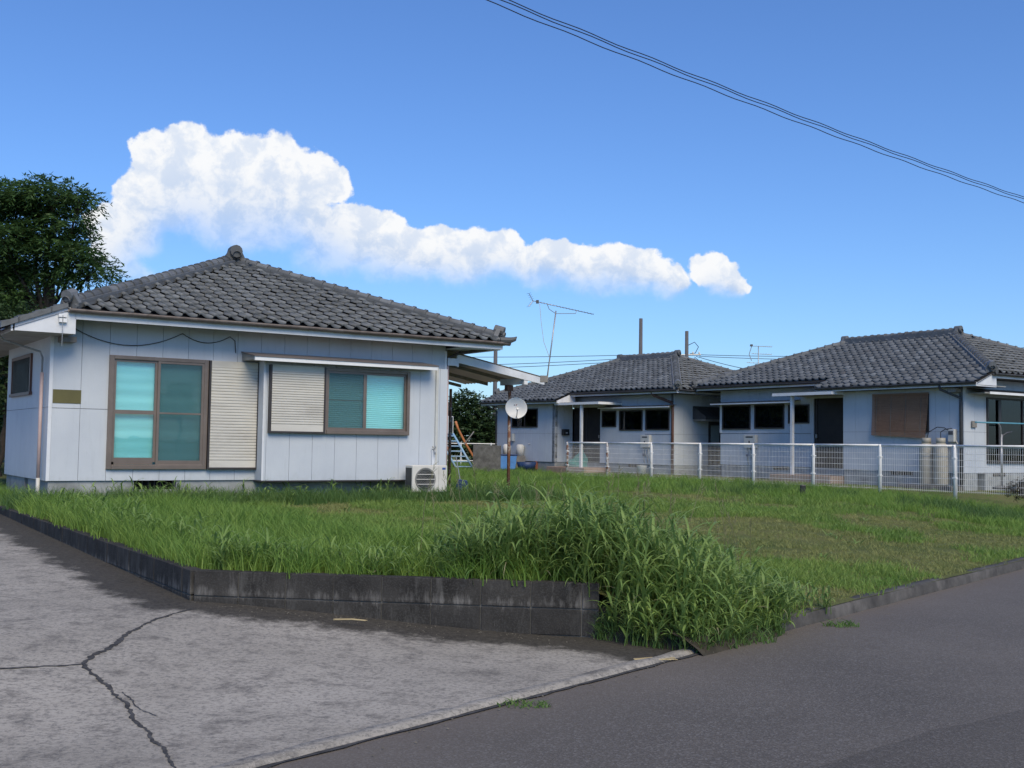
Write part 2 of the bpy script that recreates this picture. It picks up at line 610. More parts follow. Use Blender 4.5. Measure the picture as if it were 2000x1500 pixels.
def leaf_mat(name, c1, c2, trans=.35, attr=False, rough=.5):
    t = NT(name)
    co = t.coord('World')
    oi = t.n('ShaderNodeObjectInfo').outputs['Random']
    f = t.noise(co, .9, 5, .65)
    f = t.ramp(f, [(.3, 0.), (.7, 1.)])
    if attr:
        at = t.n('ShaderNodeAttribute', attribute_name='rnd').outputs['Fac']
        f = t.math('ADD', t.math('MULTIPLY', f, .45), t.math('MULTIPLY', at, .55))
    else:
        f = t.math('ADD', t.math('MULTIPLY', f, .55), t.math('MULTIPLY', oi, .45))
    c = t.mix(f, c1, c2)
    t.set(color=c, rough=rough, spec=.3)
    tl = t.n('ShaderNodeBsdfTranslucent')
    t.l(c, tl.inputs[0])
    mx = t.n('ShaderNodeMixShader')
    mx.inputs[0].default_value = trans
    t.l(t.b.outputs[0], mx.inputs[1])
    t.l(tl.outputs[0], mx.inputs[2])
    t.l(mx.outputs[0], t.out.inputs[0])
    return t.m


def soil_mat():
    t = NT('lawn_soil')
    co = t.coord('World')
    a = t.noise(co, .6, 6, .65)
    b = t.noise(co, 25, 5, .7)
    c = t.mix(t.ramp(a, [(.35, 0.), (.65, 1.)]), (.090, .125, .040), (.185, .185, .075))
    c = t.mix(t.math('MULTIPLY', t.ramp(b, [(.4, 0.), (.7, 1.)]), .6), c, (.045, .05, .022))
    t.bump(b, .8, .03)
    return t.set(color=c, rough=.95, spec=.1)


M['siding'] = siding_mat()
M['backing'] = plain('wall_backing', (.20, .22, .25), .9, .1)
M['foundation'] = plain('foundation_mortar', (.30, .32, .33), .9, .2, 3, 0, .4, (.10, .11, .10), .6, 'World')
M['white'] = plain('white_paint', (.66, .69, .73), .5, .06, 4, 0, 0, (.30, .29, .27), .35, 'World')
M['white_clean'] = plain('white_enamel', (.74, .76, .78), .4, .05, 4, 0, 0, (.4, .4, .38), .3)
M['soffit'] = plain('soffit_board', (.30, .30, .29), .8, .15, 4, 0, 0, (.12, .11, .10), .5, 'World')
M['gutter'] = plain('weathered_gutter', (.15, .125, .115), .55, .3, 5, 0, .2, (.27, .25, .24), .6, 'World')
M['bronze'] = plain('bronze_aluminium', (.205, .165, .140), .38, .12, 3, .35, 0, (.11, .09, .08), .4, 'World')
M['bronze_dark'] = plain('dark_bronze_aluminium', (.055, .048, .048), .4, .15, 3, .3)
M['shutter'] = plain('cream_shutter_steel', (.58, .565, .52), .5, .07, 2, 0, 0, (.34, .32, .29), .5, 'World', stretch=(1, 1, 3))
M['tile'] = tile_mat('smoked_roof_tile')
M['tile_ridge'] = tile_mat('smoked_ridge_tile', (.125, .135, .145))
M['deck'] = plain('roof_deck', (.03, .03, .032), .9, .1)
M['glass'] = glass_mat('window_glass')
M['glass_dark'] = glass_mat('dim_window_glass', (.42, .46, .50), .0)
M['blind'] = blind_mat()
M['screen'] = screen_mat()
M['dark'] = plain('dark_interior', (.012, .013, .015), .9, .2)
M['curtain'] = plain('dim_curtain', (.12, .11, .12), .9, .35, 2, 0, 0, None, 0, 'Object', .2, (22, 22, .4))
M['block'] = block_mat()
M['mortar'] = plain('mortar_joint', (.12, .12, .115), .95, .4, 6, 0, .4, (.05, .05, .05), .7, 'World')
M['concrete'] = concrete_mat()
M['asphalt'] = asphalt_mat('asphalt')
M['asphalt_new'] = asphalt_mat('asphalt_patch', .80)
M['crack'] = plain('crack_dirt', (.055, .054, .054), .95, .55, 14, 0, .5, None, 0, 'World')
M['edge_concrete'] = plain('gutter_edge_concrete', (.19, .18, .165), .9, .3, 4, 0, .6, (.075, .073, .07), .9, 'World')
M['kerb'] = plain('kerb_concrete', (.065, .063, .060), .92, .35, 5, 0, .5, (.20, .19, .18), .5, 'World')
M['soil'] = soil_mat()
M['grass_lawn'] = leaf_mat('lawn_grass', (.135, .265, .050), (.265, .355, .088), .35)
M['grass_dry'] = leaf_mat('dry_lawn_grass', (.180, .235, .070), (.330, .325, .125), .3)
M['grass_mid'] = leaf_mat('lush_grass', (.125, .255, .045), (.270, .395, .088), .4)
M['grass_dark'] = leaf_mat('dark_green_grass', (.070, .155, .045), (.150, .245, .070), .4)  # deeper green grass for walls, fence and bank
M['weed'] = leaf_mat('weed_blade', (.115, .215, .055), (.310, .430, .130), .35, True, .42)
M['weed_dry'] = leaf_mat('dry_weed_stalk', (.20, .20, .10), (.34, .31, .20), .2, True)
M['tree_leaf'] = leaf_mat('tree_leaf', (.026, .065, .024), (.110, .200, .062), .38, True, .45)
M['bush_leaf'] = leaf_mat('bush_leaf', (.024, .055, .024), (.070, .115, .042), .25, True, .5)
M['bark'] = plain('tree_bark', (.045, .038, .032), .95, .35, 8, 0, .6, None, 0, 'World')
M['galv'] = plain('galvanised_steel', (.36, .37, .38), .42, .12, 6, .6, 0, (.20, .19, .18), .4)
M['rust_post'] = rust_mat('rusty_cream_post', (.42, .37, .31), .95, .42, 7)
M['fence_paint'] = rust_mat('chipped_white_fence_paint', (.86, .86, .86), .85, .66, 9)
M['fence_rust'] = rust_mat('rusted_white_fence_paint', (.68, .67, .66), .95, .45, 9)
M['mesh_wire'] = plain('fence_wire', (.85, .85, .83), .5, .15, 4, 0, 0, (.35, .27, .2), .4, 'World')
M['dish'] = plain('dish_enamel', (.78, .78, .77), .45, .05, 4)
M['black'] = plain('black_plastic', (.02, .02, .022), .45, .2)
M['lens_red'] = plain('red_print', (.42, .10, .06), .5, .1)
M['ink'] = plain('grey_print', (.08, .08, .09), .5, .1)
M['ac'] = plain('ivory_ac_casing', (.62, .61, .57), .45, .05, 3, 0, 0, (.40, .38, .33), .4)
M['ac_dark'] = plain('dark_ac_fin', (.055, .058, .058), .6, .2)
M['ac_grille'] = plain('grey_fan_guard', (.22, .225, .22), .5, .1)
M['blue_badge'] = plain('blue_badge', (.03, .09, .35), .4, .1)
M['olive'] = plain('olive_sign_plate', (.115, .105, .038), .45, .08, 5)
M['brown_pipe'] = plain('brown_downpipe', (.13, .065, .050), .5, .2, 4, 0, 0, None, 0, 'World')
M['pink_pipe'] = plain('faded_pink_downpipe', (.52, .40, .38), .55, .12, 4, 0, 0, (.3, .24, .23), .4, 'World')
M['grey_pipe'] = plain('ivory_duct', (.52, .53, .51), .5, .08)
M['corrugate'] = leaf_mat('aged_translucent_sheet', (.42, .38, .32), (.60, .55, .47), .55)
M['wood'] = plain('grey_timber', (.21, .20, .185), .85, .25, 5, 0, .3)
M['door'] = plain('dark_brown_door', (.022, .018, .018), .5, .25, 3)
M['blindwood'] = plain('bamboo_blind', (.30, .175, .115), .85, .18, 3, 0, 0, (.20, .115, .08), .5, 'Object', .2, (1, 1, 30))
M['tan_tile'] = plain('tan_porch_tile', (.30, .22, .175), .8, .15, 6, 0, .2, None, 0, 'World')
M['cylinder'] = plain('grey_gas_cylinder', (.36, .34, .29), .5, .1, 3, 0, 0, (.22, .20, .17), .4)
M['teal_net'] = plain('teal_net', (.09, .30, .25), .8, .25, 14)
M['blue'] = plain('blue_plastic', (.08, .22, .50), .45, .15)
M['navy'] = plain('navy_plastic', (.02, .045, .13), .5, .2)
M['slide_blue'] = plain('pale_blue_steel', (.26, .44, .62), .5, .15, 5, 0, 0, (.5, .5, .5), .5)
M['orange'] = plain('orange_painted_steel', (.44, .17, .06), .5, .2, 5, 0, 0, (.22, .09, .05), .5)
M['terracotta'] = plain('terracotta', (.24, .085, .055), .8, .2)
M['pole'] = plain('concrete_pole', (.10, .10, .108), .85, .12, 2, 0, .2, None, 0, 'World')
M['wire'] = plain('black_cable', (.016, .018, .028), .6, .1)
M['bank'] = plain('dark_bank_earth', (.045, .040, .030), .95, .4, 9, 0, .8, (.02, .022, .014), .6, 'World')
M['straw'] = plain('dry_straw', (.40, .33, .19), .9, .2)


# ================================================================== terrain in road coordinates (s along the road, d away from it)
RO = Vector((-1.0, 5.85, 0))
RE = Vector((.640, .768, 0)).normalized()
RN = Vector((-RE.y, RE.x, 0))
PA, PB, PD = (-2.765, 9.98), (.76, 9.49), (-8.15, 17.94)


def sd_of(x, y):
    dx, dy = x - RO.x, y - RO.y
    return dx * RE.x + dy * RE.y, dx * RN.x + dy * RN.y


def xy_of(s, d):
    return RO.x + RE.x * s + RN.x * d, RO.y + RE.y * s + RN.y * d


SA, DA = sd_of(*PA)
SB, DB = sd_of(*PB)
SD, DD = sd_of(*PD)


def sbound(d):
    if d < DB: return SB
    if d < DA: return SB + (SA - SB) * (d - DB) / (DA - DB)
    return SA + (SD - SA) * (d - DA) / (DD - DA)


def sst(a, b, x):
    t = min(1, max(0, (x - a) / (b - a)))
    return t * t * (3 - 2 * t)


def yard_z(x, y):
    s, d = sd_of(x, y)
    w = 1.4 + 4.2 * sst(4.5, 9, s)
    z = -.385 + .30 * sst(-.05, w, d) + .02 * sst(0, 8, d) + .06 * sst(4, 12, d)
    z += .11 * sst(20, 30, y) * sst(-1, 4, x)
    return z + .012 * math.sin(x * 1.7) * math.cos(y * 1.3)


def drive_z(s, d):
    z = -.5 + .185 * sst(1.0, 4.2, d) + .024 * max(0, d - 4)
    return z - .0 * s


def grid_mesh(name, rows, mat, attr=None):
    V, F, A = [], [], []
    nc = len(rows[0])
    for r in rows:
        for q in r:
            V.append(q[:3])
            A.append(q[3] if len(q) > 3 else 0.0)
    for i in range(len(rows) - 1):
        for j in range(nc - 1):
            F.append((i * nc + j, i * nc + j + 1, (i + 1) * nc + j + 1, (i + 1) * nc + j))
    me = np_mesh(name, V, F, mat, 4, True)
    at = me.attributes.new('stain', 'FLOAT', 'POINT')
    at.data.foreach_set('value', A)
    bm = bmesh.new()
    bm.from_mesh(me)
    bmesh.ops.recalc_face_normals(bm, faces=bm.faces)
    if sum(f.normal.z for f in bm.faces) < 0:
        bmesh.ops.reverse_faces(bm, faces=bm.faces)
    bm.to_mesh(me)
    bm.free()
    return link(name, me)


def geo(a, b, n, p=1.0):
    return [a + (b - a) * (i / (n - 1)) ** p for i in range(n)]


# far ground
g = MB().add([(-3000, -3000, -.62), (3000, -3000, -.62), (3000, 3000, -.62), (-3000, 3000, -.62)], [(0, 1, 2, 3)]).build('ground', M['soil'])
tag(g, kind='structure')

# lawn terrain
rows = []
ds = geo(0, 6, 25) + geo(6.3, 16, 26) + geo(17, 140, 22, 1.7)
for d in ds:
    s0 = sbound(d)
    row = []
    for q in geo(0, 1, 64, 2.0):
        s = s0 + q * 190
        x, y = xy_of(s, d)
        row.append((x, y, yard_z(x, y)))
    rows.append(row)
lawn = grid_mesh('lawn_ground', rows, M['soil'])
tag(lawn, kind='structure')


def dist_seg(px, py, a, b):
    ax, ay = a
    bx, by = b
    t = max(0, min(1, ((px - ax) * (bx - ax) + (py - ay) * (by - ay)) / ((bx - ax) ** 2 + (by - ay) ** 2)))
    return math.hypot(px - ax - t * (bx - ax), py - ay - t * (by - ay))


# concrete driveway (with the mossy, damp strip along the wall foot)
rows = []
for d in geo(.13, 6, 44) + geo(6.3, 16, 30) + geo(17, 70, 12, 1.5):
    s0 = sbound(d) + .09
    row = []
    for q in geo(0, 1, 60, 2.0):
        s = s0 - q * 30
        x, y = xy_of(s, d)
        dw = min(dist_seg(x, y, PA, PB), dist_seg(x, y, PA, PD))
        dw = min(dw, dist_seg(x, y, PB, (1.35, 8.75)))
        k = 1.06 - dw / 1.05
        row.append((x, y, drive_z(s, d), max(0, k)))
    rows.append(row)
drive = grid_mesh('driveway', rows, M['concrete'])
tag(drive, kind='structure')

# asphalt road
rows = []
for d in [.02, -.05, -.12, -.25, -.4, -.6, -.9, -1.3, -2, -3, -5, -8, -14, -20]:
    row = []
    for s in geo(-60, -8, 10) + geo(-7, 40, 60) + geo(42, 300, 20, 1.5):
        x, y = xy_of(s, d)
        st = max(0, 1 + d / .75)
        row.append((x, y, -.502 + .012 * sst(0, 3, -d), st))
    rows.append(row)
road = grid_mesh('road', rows, M['asphalt'])
tag(road, kind='structure')

# darker relaid strip on the near right
rows = []
for k in range(60):
    u = k * .35 - 4
    dd = -2.16 - .2 * (u - 2.09) + .025 * math.sin(u * 3.1) + .015 * math.sin(u * 7.7)
    rows.append([(*xy_of(u, dd), -.486), (*xy_of(u, min(dd - .5, -11)), -.486)])
tag(grid_mesh('road_patch', rows, M['asphalt_new']), kind='structure')

# pale concrete edging between driveway and road, with the dark open joint
rows = []
rj = random.Random(3)
for k in range(120):
    s = -14 + k * .165
    if s > SB + .1: break
    a = .10 + rj.uniform(-.02, .02)
    rows.append([(*xy_of(s, -.01 + rj.uniform(-.008, .008)), -.497), (*xy_of(s, .02), -.478), (*xy_of(s, a), -.476), (*xy_of(s, a + .03), -.505)])
tag(grid_mesh('road_edging', rows, M['concrete']), kind='structure')
rows = []
for k in range(150):
    s = -14 + k * .13
    if s > SB + .4: break
    w = .018 + rj.uniform(0, .03)
    rows.append([(*xy_of(s, -.02), -.4935), (*xy_of(s, -.02 - w), -.4935)])
tag(grid_mesh('road_joint', rows, M['crack']), kind='structure')

# low kerb along the lawn
rows = []
for k in range(90):
    s = SB + 1.0 + k * .4
    j = rj.uniform(-.006, .006)
    rows.append([(*xy_of(s, -.03 + j), -.51), (*xy_of(s, -.015 + j), -.405 + j), (*xy_of(s, .02), -.385 + j), (*xy_of(s, .115), -.383 + j), (*xy_of(s, .135), -.43)])
tag(grid_mesh('kerb', rows, M['kerb']), kind='structure')


# cracks in the driveway
def crack(pts, w0, seed):
    rr = random.Random(seed)
    P = []
    for (x0, y0), (x1, y1) in zip(pts, pts[1:]):
        n = max(2, int(math.hypot(x1 - x0, y1 - y0) / .026))
        for i in range(n):
            t = i / n
            P.append([x0 + (x1 - x0) * t, y0 + (y1 - y0) * t])
    P.append(list(pts[-1]))
    ox = oy = 0
    rows = []
    for i, (x, y) in enumerate(P):
        ox = .82 * ox + rr.uniform(-.010, .010)
        oy = .82 * oy + rr.uniform(-.010, .010)
        a = P[max(0, i - 1)]
        b = P[min(len(P) - 1, i + 1)]
        dx, dy = b[0] - a[0], b[1] - a[1]
        l = math.hypot(dx, dy) or 1
        nx, ny = -dy / l, dx / l
        w = w0 * rr.choice((.3, .45, .55, .65, .8, .95)) * (1 - .5 * i / len(P))
        x, y = x + ox, y + oy
        row = []
        for k in (-.5, .5):
            qx, qy = x + nx * w * k, y + ny * w * k
            s, d = sd_of(qx, qy)
            row.append((qx, qy, drive_z(s, d) + .005))
        rows.append(row)
    o = grid_mesh('crack', rows, M['crack'])
    o.parent = drive
    return o


crack([(-2.84, 7.58), (-2.85, 8.05), (-2.86, 8.6), (-2.81, 9.08), (-2.69, 9.53)], .060, 1)
crack([(-2.84, 7.58), (-3.01, 7.47), (-3.17, 7.37), (-3.43, 7.21), (-4.2, 6.75)], .040, 2)
crack([(-2.84, 7.58), (-2.53, 7.13), (-2.32, 6.83), (-2.14, 6.52), (-1.9, 6.1), (-1.69, 5.72), (-1.5, 5.3)], .045, 3)
crack([(-2.38, 7.03), (-2.19, 6.72), (-2.0, 6.52)], .016, 4)

# ================================================================== Japanese pantile roofs
PITCH = .40
CPHI = 1 / math.sqrt(1 + PITCH * PITCH)
SPHI = PITCH * CPHI
TW, TE = .272, .295                                # tile width, exposed length


def tile_template(k=1.0):
    pr = [(-.130, .010), (-.118, .042), (-.084, .050), (-.040, .018), (.020, -.014), (.084, -.022), (.130, -.008)]
    vs = []
    for x, z in pr: vs.append((x, 0, z * k + .054))
    for x, z in pr: vs.append((x, .335, z * k + .002))
    for x, z in pr: vs.append((x, .012, z * k + .004))
    n = len(pr)
    fs = []
    for i in range(n - 1):
        fs.append((i, i + 1, n + i + 1, n + i))
        fs.append((2 * n + i, 2 * n + i + 1, i + 1, i))
    return np.array(vs, np.float32), np.array(fs, np.int32)


TV, TF = tile_template()
_me = np_mesh('roof_tile', TV, TF, M['tile'])
TILE_ME = _me


def inside(p, poly):
    x, y = p
    c = False
    j = len(poly) - 1
    for i in range(len(poly)):
        xi, yi = poly[i]
        xj, yj = poly[j]
        if (yi > y) != (yj > y) and x < (xj - xi) * (y - yi) / (yj - yi) + xi:
            c = not c
        j = i
    return c


def tile_slopes(root, slopes, limit=300, near=None):
    """slopes: (eave start (u,o), eave dir, up dir, eave z, plan polygon); all in house coordinates"""
    mats = []
    for (e0, e, w, z0, poly) in slopes:
        E_ = Vector((e[0], -e[1], 0))
        W_ = Vector((w[0] * CPHI, -w[1] * CPHI, SPHI))
        N_ = E_.cross(W_)
        assert N_.z > 0, (e, w)
        for r in range(0, 40):
            for c in range(-50, 60):
                pu = e0[0] + e[0] * (c + .5) * TW + w[0] * (r * TE * CPHI - .03)
                po = e0[1] + e[1] * (c + .5) * TW + w[1] * (r * TE * CPHI - .03)
                tu, to = pu + w[0] * .13, po + w[1] * .13
                if not inside((tu, to), poly): continue
                z = z0 + PITCH * (r * TE * CPHI - .03)
                jx, jz = random.gauss(0, .004), random.gauss(0, .004)
                mats.append(Matrix(((E_.x, W_.x, N_.x, pu + E_.x * jx), (E_.y, W_.y, N_.y, -po + E_.y * jx), (E_.z, W_.z, N_.z, z + jz + .02), (0, 0, 0, 1))))
    mw = root.matrix_world if near is None else near
    cp = Vector((0, 0, EYE))
    loc, rot = Vector(root.location), Matrix.Rotation(root.rotation_euler[2], 4, 'Z')
    T = Matrix.Translation(loc) @ rot

    def key(m_):
        wp = T @ m_.translation
        nrm = (T.to_3x3() @ m_.col[2].to_3d())
        v = cp - wp
        facing = nrm.dot(v.normalized())
        return v.length if facing > 0.02 else 1000 + v.length
    mats.sort(key=key)
    for m_ in mats[:limit]:
        link('roof_tile', TILE_ME, root, None, None, m_)
    rest = mats[limit:]
    if rest:
        A = np.array([[list(r) for r in m_] for m_ in rest], np.float32)
        V = np.einsum('nij,vj->nvi', A[:, :3, :3], TV) + A[:, None, :3, 3]
        F = (TF[None] + (np.arange(len(rest)) * len(TV))[:, None, None]).reshape(-1, 4)
        me = np_mesh('roof_tiles', V.reshape(-1, 3), F, M['tile'])
        at = me.attributes.new('rnd', 'FLOAT', 'FACE')
        at.data.foreach_set('value', np.repeat(RNG.random(len(rest)), len(TF)).astype(np.float32))
        o = link('roof_tiles', me, root)
        tag(o, kind='stuff')


def _cap():
    mb = MB()
    n = 8
    st = [(0, .122), (.055, .122), (.058, .102), (.30, .092)]
    vs = []
    for x, r in st:
        for k in range(n + 1):
            t = math.pi * k / n
            vs.append((x, math.cos(t) * r, math.sin(t) * r * .92))
    fs = []
    for i in range(len(st) - 1):
        for k in range(n):
            fs.append((i * (n + 1) + k, (i + 1) * (n + 1) + k, (i + 1) * (n + 1) + k + 1, i * (n + 1) + k + 1))
    fs.append(tuple(range(n + 1)))
    mb.add(vs, fs)
    return mb.mesh('ridge_cap_tile', M['tile_ridge'], False)


CAP_ME = _cap()


def _oni(k):
    mb = MB()
    out = [(-.17, -.16), (-.20, -.02), (-.15, .08), (-.10, .17), (-.05, .20), (.05, .20), (.10, .17), (.15, .08), (.20, -.02), (.17, -.16), (.06, -.12), (-.06, -.12)]
    mb.prism([(-.03, x * k, z * k) for x, z in out], (.09, 0, 0))
    mb.lathe([(0, .10), (.055 * k, .10), (.075 * k, .075), (.075 * k, 0)], 12, (-.10 - .03, 0, .05 * k), 'x')
    mb.tube([(-.09, 0, .13 * k), (.12, 0, .13 * k)], .115 * k, 12)
    mb.lathe([(0, -.02), (.045, -.02), (.045, .06)], 8, (-.07, -.14 * k, -.08 * k), 'x')
    mb.lathe([(0, -.02), (.045, -.02), (.045, .06)], 8, (-.07, .14 * k, -.08 * k), 'x')
    return mb.mesh('ridge_end_tile', M['tile_ridge'], False)


ONI_ME = _oni(.86)
ONI_BIG = _oni(1.2)


def ridge(root, p0, p1, layers=3, end0=True, end1=False, lift=0.0, big=False):
    """stacked course tiles with round caps from p0 (low / front end) to p1"""
    p0, p1 = Vector(p0), Vector(p1)
    X = (p1 - p0)
    ln = X.length
    X.normalize()
    Y = Vector((0, 0, 1)).cross(X).normalized()
    Z = X.cross(Y)
    B = Matrix(((X.x, Y.x, Z.x, p0.x), (X.y, Y.y, Z.y, p0.y), (X.z, Y.z, Z.z, p0.z), (0, 0, 0, 1)))
    mb = MB()
    h = -.06 + lift
    for i in range(layers):
        w = .165 - .016 * i
        seg = int(ln / .31) + 1
        for q in range(seg):
            a, b = q * ln / seg, (q + 1) * ln / seg - .004
            mb.box(a, b, -w, w, h, h + .052)
        h += .056
    o = mb.build('ridge_course', M['tile_ridge'], root)
    o.matrix_local = B
    n = max(1, int(ln / .262))
    for k in range(n):
        mx = B @ Matrix.Translation((k * ln / n, random.gauss(0, .003), h - .012 + random.gauss(0, .003)))
        link('ridge_cap_tile', CAP_ME, root, None, None, mx)
    if end0:
        link('ridge_end_tile', ONI_BIG if big else ONI_ME, root, None, None, B @ Matrix.Translation((-.03, 0, .04 + lift)))
    if end1:
        link('ridge_end_tile', ONI_ME, root, None, None, B @ Matrix.Translation((ln + .03, 0, .04 + lift)) @ Matrix.Rotation(math.pi, 4, 'Z'))


def gutter(root, a, b, mat=None, r=.062):
    a, b = Vector(a), Vector(b)
    X = (b - a).normalized()
    Y = Vector((0, 0, 1)).cross(X).normalized()
    n = 8
    vs, fs = [], []
    segs = max(2, int((b - a).length / .5))
    for i in range(segs + 1):
        p = a + (b - a) * (i / segs) + Vector((0, 0, random.gauss(0, .004)))
        for rr in (r, r - .008):
            for k in range(n + 1):
                t = math.pi * (1 + k / n)
                vs.append(p + Y * math.cos(t) * rr + Vector((0, 0, math.sin(t) * rr)))
    st = 2 * (n + 1)
    for i in range(segs):
        for k in range(n):
            fs.append((i * st + k, i * st + k + 1, (i + 1) * st + k + 1, (i + 1) * st + k))
            q = n + 1
            fs.append((i * st + q + k, (i + 1) * st + q + k, (i + 1) * st + q + k + 1, i * st + q + k + 1))
        for k in (0, n):
            fs.append((i * st + k, i * st + n + 1 + k, (i + 1) * st + n + 1 + k, (i + 1) * st + k))
    return MB().add(vs, fs).build('gutter', mat or M['gutter'], root, True)


def panels(root, axis, c, a0, a1, z0, z1, openings=(), mod=.455, org=None, seams=(), depth=.022, gap=.006):
    """siding boards on a wall. axis 'u': wall faces the front at o=c, a runs along u; axis 'o-': wall faces -u; 'o+': wall faces +u"""
    org = a0 if org is None else org
    edges = {a0, a1}
    k = math.ceil((a0 - org) / mod)
    joints = set()
    while org + k * mod < a1 - .02:
        q = org + k * mod
        if q > a0 + .02:
            joints.add(round(q, 4))
        k += 1
    for (b0, b1, _, _) in openings:
        for q in (b0, b1):
            if a0 < q < a1: edges.add(q)
    xs = sorted(edges | joints)
    for p, q in zip(xs, xs[1:]):
        if q - p < .004: continue
        mid = (p + q) / 2
        blk = sorted([(o[2], o[3]) for o in openings if o[0] <= mid <= o[1]])
        zz = [(z0, z1)]
        for (c0, c1) in blk:
            nz = []
            for (e0, e1) in zz:
                if c1 <= e0 or c0 >= e1: nz.append((e0, e1)); continue
                if c0 > e0: nz.append((e0, c0))
                if c1 < e1: nz.append((c1, e1))
            zz = nz
        for (e0, e1) in zz:
            cut = [e0] + [s_ for s_ in seams if e0 + .02 < s_ < e1 - .02] + [e1]
            for f0, f1 in zip(cut, cut[1:]):
                ga = gap / 2 if round(p, 4) in joints else 0
                gb = gap / 2 if round(q, 4) in joints else 0
                g0 = .007 if f0 != e0 else 0
                mb = MB()
                A, B_, C, D = p + ga, q - gb, f0 + g0, f1
                if axis == 'u': mb.hb(A, B_, c, c + depth, C, D)
                elif axis == 'o-': mb.box(c - depth, c, -B_, -A, C, D)
                else: mb.box(c, c + depth, -B_, -A, C, D)
                mb.build('siding_board', M['siding'], root)


# ================================================================== the front bungalow
TH1 = R(33.718)
H1 = empty('bungalow', (-7.706, 18.716, 0), TH1)
tag(H1, 'nearest pale blue bungalow with grey tiled hip roof and turquoise windows, left of the lawn', 'house')


def house1():
    r = H1
    W0, W1, DEP = -.03, 7.62, -9.2
    # foundation with floor vents
    mb = MB()
    mb.hb(W0 + .02, 1.40, -.25, -.015, -.15, .38)
    mb.hb(1.40, 2.14, -.25, -.015, -.15, .215)
    mb.hb(2.14, W1 - .02, -.25, -.015, -.15, .38)
    mb.box(W0 + .02, W0 + .25, .25, 1.72, -.15, .38)
    mb.box(W0 + .02, W0 + .25, 1.72, 2.02, -.15, .16)
    mb.box(W0 + .02, W0 + .25, 2.02, 3.83, -.15, .38)
    mb.box(W1 - .25, W1 - .02, .25, -DEP, -.15, .38)
    mb.build('foundation', M['foundation'], r)
    fv = MB().hb(1.35, 2.2, -.32, -.26, .1, .38).build('vent_shadow', M['dark'], r)  # black box stands in for the shade inside the vent opening
    MB().box(W0 + .26, W0 + .3, 1.68, 2.06, .1, .38).build('vent_shadow', M['dark'], r)
    for k in range(7): MB().hb(1.45 + k * .105, 1.46 + k * .105, -.08, -.07, .215, .38).build('vent_bar', M['bronze_dark'], fv)
    # wall backing, closed shell
    mb = MB()
    mb.hb(W0 + .002, .90, -.12, -.002, .375, 3.12)
    mb.hb(.90, 2.64, -.12, -.002, 2.53, 3.12)
    mb.hb(.90, 2.64, -.12, -.002, .375, .575)
    mb.hb(2.64, W1 - .002, -.12, -.002, .375, 3.12)
    mb.box(W0 + .002, W0 + .12, .12, 3.85, .375, 3.1)
    mb.box(W0 + .12, 1.3, 3.73, 3.85, -.1, 3.1)
    mb.box(1.3, 1.42, 3.85, -DEP, -.1, 3.1)
    mb.box(W1 - .12, W1 - .002, .12, -DEP, .375, 3.1)
    mb.box(1.42, W1, -DEP, -DEP + .12, -.1, 3.1)
    mb.build('wall_core', M['backing'], r)
    # siding
    panels(r, 'u', 0, W0, W1 - .022, .38, 3.10, [(.905, 3.59, .575, 2.54), (3.59, 7.43, 0, 2.62)], .455, 0, ())
    mb = MB()
    mb.hb(0, .903, .0225, .0245, 1.597, 1.604)
    mb.build('seam_flashing', M['bronze_dark'], r)
    panels(r, 'o-', W0, -3.85, .022, .38, 3.0, [(-3.30, -1.45, 1.9, 2.60)], .455, 0, (1.61,))
    panels(r, 'o+', W1 - .022, DEP, .022, .38, 3.0, (), .91, 0, (1.61,))
    mb = MB()
    mb.hb(W0 - .026, W0 + .03, .0225, .030, .38, 3.0)
    mb.build('corner_trim', M['white'], r)
    mb = MB()
    mb.hb(W1 - .05, W1 + .006, .0225, .034, .38, 3.0)
    mb.build('corner_trim', M['white'], r)
    # ---- big sliding window with shutter box beside it
    win = MB()
    win.hb(.905, .985, 0, .075, .575, 2.54)
    win.hb(.985, 2.565, 0, .075, 2.475, 2.54)
    win.hb(2.565, 2.64, 0, .075, .575, 2.54)
    win.hb(.985, 2.565, 0, .085, .575, .655)
    w = win.build('window', M['bronze'], r, False, .006)
    mb = MB()
    for (x0, x1, off, zb) in ((.985, 1.735, .028, .70), (1.735, 2.565, .052, .655)):
        t_ = .045
        mb.hb(x0, x0 + t_, off - .018, off + .012, zb, 2.475)
        mb.hb(x1 - t_, x1, off - .018, off + .012, zb, 2.475)
        mb.hb(x0 + t_, x1 - t_, off - .018, off + .012, 2.435, 2.475)
        mb.hb(x0 + t_, x1 - t_, off - .018, off + .012, zb - .04, zb + .075)
    mb.hb(1.03, 1.69, .010, .040, 1.53, 1.60)
    mb.hb(1.78, 2.52, .036, .062, 1.545, 1.575)
    mb.build('sash', M['bronze'], w)
    mb = MB()
    mb.hb(1.735, 1.775, .0645, .072, .66, 2.475)
    mb.build('meeting_stile', M['bronze'], w)
    for (x0, x1, z0, z1, off) in ((1.03, 1.69, .775, 1.53, .022), (1.03, 1.69, 1.60, 2.435, .022), (1.78, 2.52, .73, 1.545, .030), (1.78, 2.52, 1.575, 2.435, .030)):
        MB().hb(x0, x1, off, off + .005, z0, z1).build('pane', M['glass'], w)
    MB().add([(1.78, -.056, .73), (2.52, -.056, .73), (2.52, -.056, 2.435), (1.78, -.056, 2.435)], [(0, 1, 2, 3)]).build('insect_screen', M['screen'], w)
    # blind behind the glass, in soft horizontal folds
    vs, fs = [], []
    n = 46
    for i in range(n + 1):
        z = .60 + (2.50 - .60) * i / n
        f = .05 + .004 * math.sin(i * 1.3) + .004 * math.sin(i * .47)
        vs += [(1.045, f, z), (2.55, f + .006 * math.sin(i * .9), z)]
        if i: fs.append((2 * i - 2, 2 * i - 1, 2 * i + 1, 2 * i))
    MB().add(vs, fs).build('blind', M['blind'], w, True)
